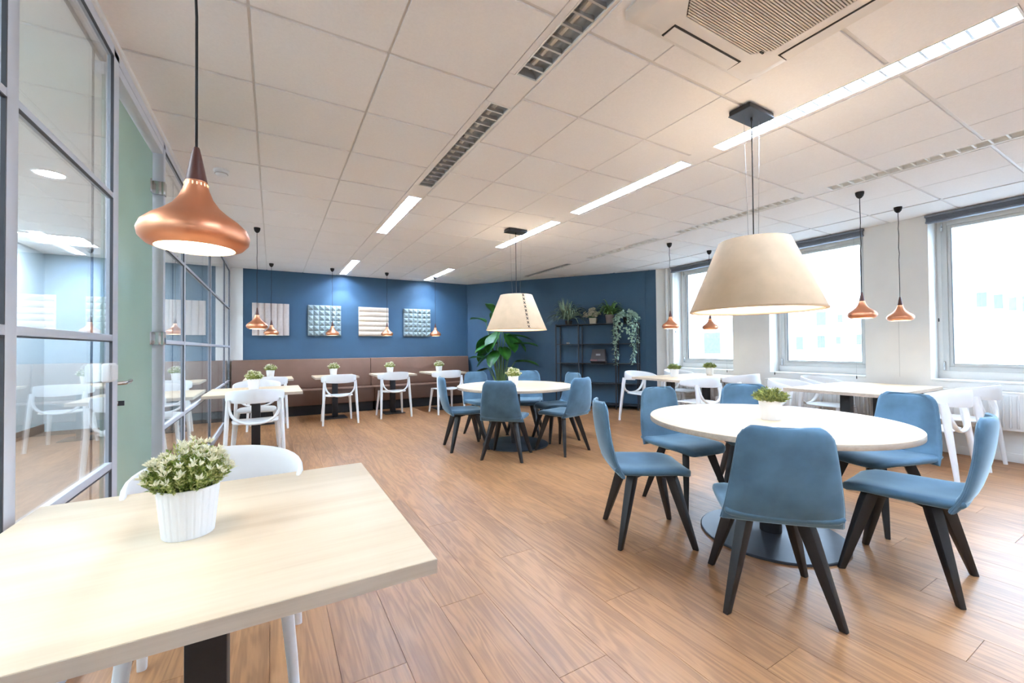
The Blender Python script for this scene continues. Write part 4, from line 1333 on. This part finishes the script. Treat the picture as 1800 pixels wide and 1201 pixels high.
# ---------------------------------------------------------------- tall bird of paradise plant
t = empty('tall_plant', cpos(1.10, 0.62), CROT)
tag(t, 'tall broad-leaved plant standing behind the rear round table', 'plant')
MB().lathe([(0.14, 0), (0.15, 0.01), (0.19, 0.36), (0.195, 0.38), (0.175, 0.38), (0.16, 0.33)], 32, True, True).build('planter', 'basket_dark', t)
MB().lathe([(0.16, 0.33), (0.16, 0.34)], 24).build('soil', 'soil', t)
def big_leaf(base, tip0, ln, wd, az, pitch, bow=0.35):
    """stem from base to tip0 and a broad leaf from there"""
    b_ = Vector(base); q = Vector(tip0)
    mid = b_.lerp(q, 0.5)+Vector((0, 0, 0.10*(q-b_).length)) - (q-b_).normalized()*0.02
    pts = [b_, b_.lerp(mid, .5)*1.0, mid, mid.lerp(q, .5)+Vector((0, 0, .015)), q]
    d = Vector((math.cos(az)*math.cos(pitch), math.sin(az)*math.cos(pitch), math.sin(pitch)))
    side = d.cross(Vector((0, 0, 1))).normalized()
    up = side.cross(d)
    m = MB()
    seg = 9
    rows = []
    p = q.copy()
    for k in range(seg+1):
        f = k/seg
        w_ = wd*(math.sin(PI*(0.06+0.94*f))**0.65 if f < 1 else 0.0)
        dd = (d+Vector((0, 0, -bow*f*1.6))).normalized()
        rows.append((p.copy(), max(w_, 0.002)))
        p = p+dd*ln/seg
    i0 = 0
    for (c, w_) in rows:
        for u in (-1, -0.5, 0, 0.5, 1):
            m.v.append(c+side*w_/2*u+up*(0.18*w_*abs(u)) + up*0.006*math.sin(9*u+w_*30))
    for k in range(seg):
        for j in range(4):
            a = k*5+j
            m.f.append((a, a+1, a+6, a+5))
    lf = m.build('leaf', 'leaf_big', t, angle=70)
    MB().sweep(pts+[q+d*0.04], [(0.010, 0.010)]*3+[(0.008, 0.008)]*2+[(0.005, 0.005)], 7, up=(0, 1, 0)).build('stem', 'stem_green', lf)
# local x runs along the wall away from the bench corner, -y into the room
BIG = [((-0.05, 0, .34), (-0.16, -0.05, 1.22), 0.55, 0.30, R(160), R(-25)), ((0, -.03, .34), (-0.02, -0.10, 1.30), 0.55, 0.30, R(230), R(-10)),
       ((.05, 0, .34), (0.12, -0.02, 1.42), 0.55, 0.28, R(20), R(10)), ((0, .03, .34), (-0.05, 0.02, 1.62), 0.62, 0.28, R(130), R(50)),
       ((-.05, 0, .34), (-0.30, -0.06, 1.75), 0.42, 0.24, R(175), R(25)), ((0, 0, .34), (-0.18, 0.05, 1.95), 0.45, 0.22, R(140), R(45)),
       ((.05, 0, .34), (0.30, -0.05, 1.25), 0.60, 0.24, R(-5), R(12)), ((.05, -.03, .34), (0.38, -0.1, 0.92), 0.52, 0.22, R(5), R(5)),
       ((-.05, 0, .34), (-0.28, -0.10, 0.98), 0.40, 0.20, R(185), R(15)), ((-.04, -.04, .34), (-0.22, -0.12, 0.78), 0.36, 0.18, R(190), R(-12)),
       ((0, -.05, .34), (0.02, -0.18, 1.15), 0.48, 0.26, R(270), R(-35)), ((.03, -.04, .34), (0.22, -0.14, 0.80), 0.34, 0.18, R(-10), R(-8)),
       ((0, 0, .34), (0.05, 0.0, 1.55), 0.60, 0.28, R(80), R(65)), ((-.02, 0, .34), (-0.10, -0.12, 1.10), 0.46, 0.28, R(205), R(-30)),
       ((.02, -.02, .34), (0.10, -0.12, 1.22), 0.46, 0.26, R(310), R(-25))]
BIG += [((0, -.02, .34), (-0.12, -0.06, 1.50), 0.52, 0.34, R(195), R(-42)), ((.02, -.02, .34), (0.02, -0.10, 1.54), 0.54, 0.36, R(250), R(-48)),
        ((.03, -.02, .34), (0.16, -0.06, 1.50), 0.50, 0.32, R(330), R(-45)), ((-.03, 0, .34), (-0.22, -0.02, 1.46), 0.50, 0.32, R(170), R(-38)), ((.04, 0, .34), (0.26, 0.0, 1.46), 0.46, 0.28, R(10), R(-40))]
for a in BIG:
    big_leaf(*a)
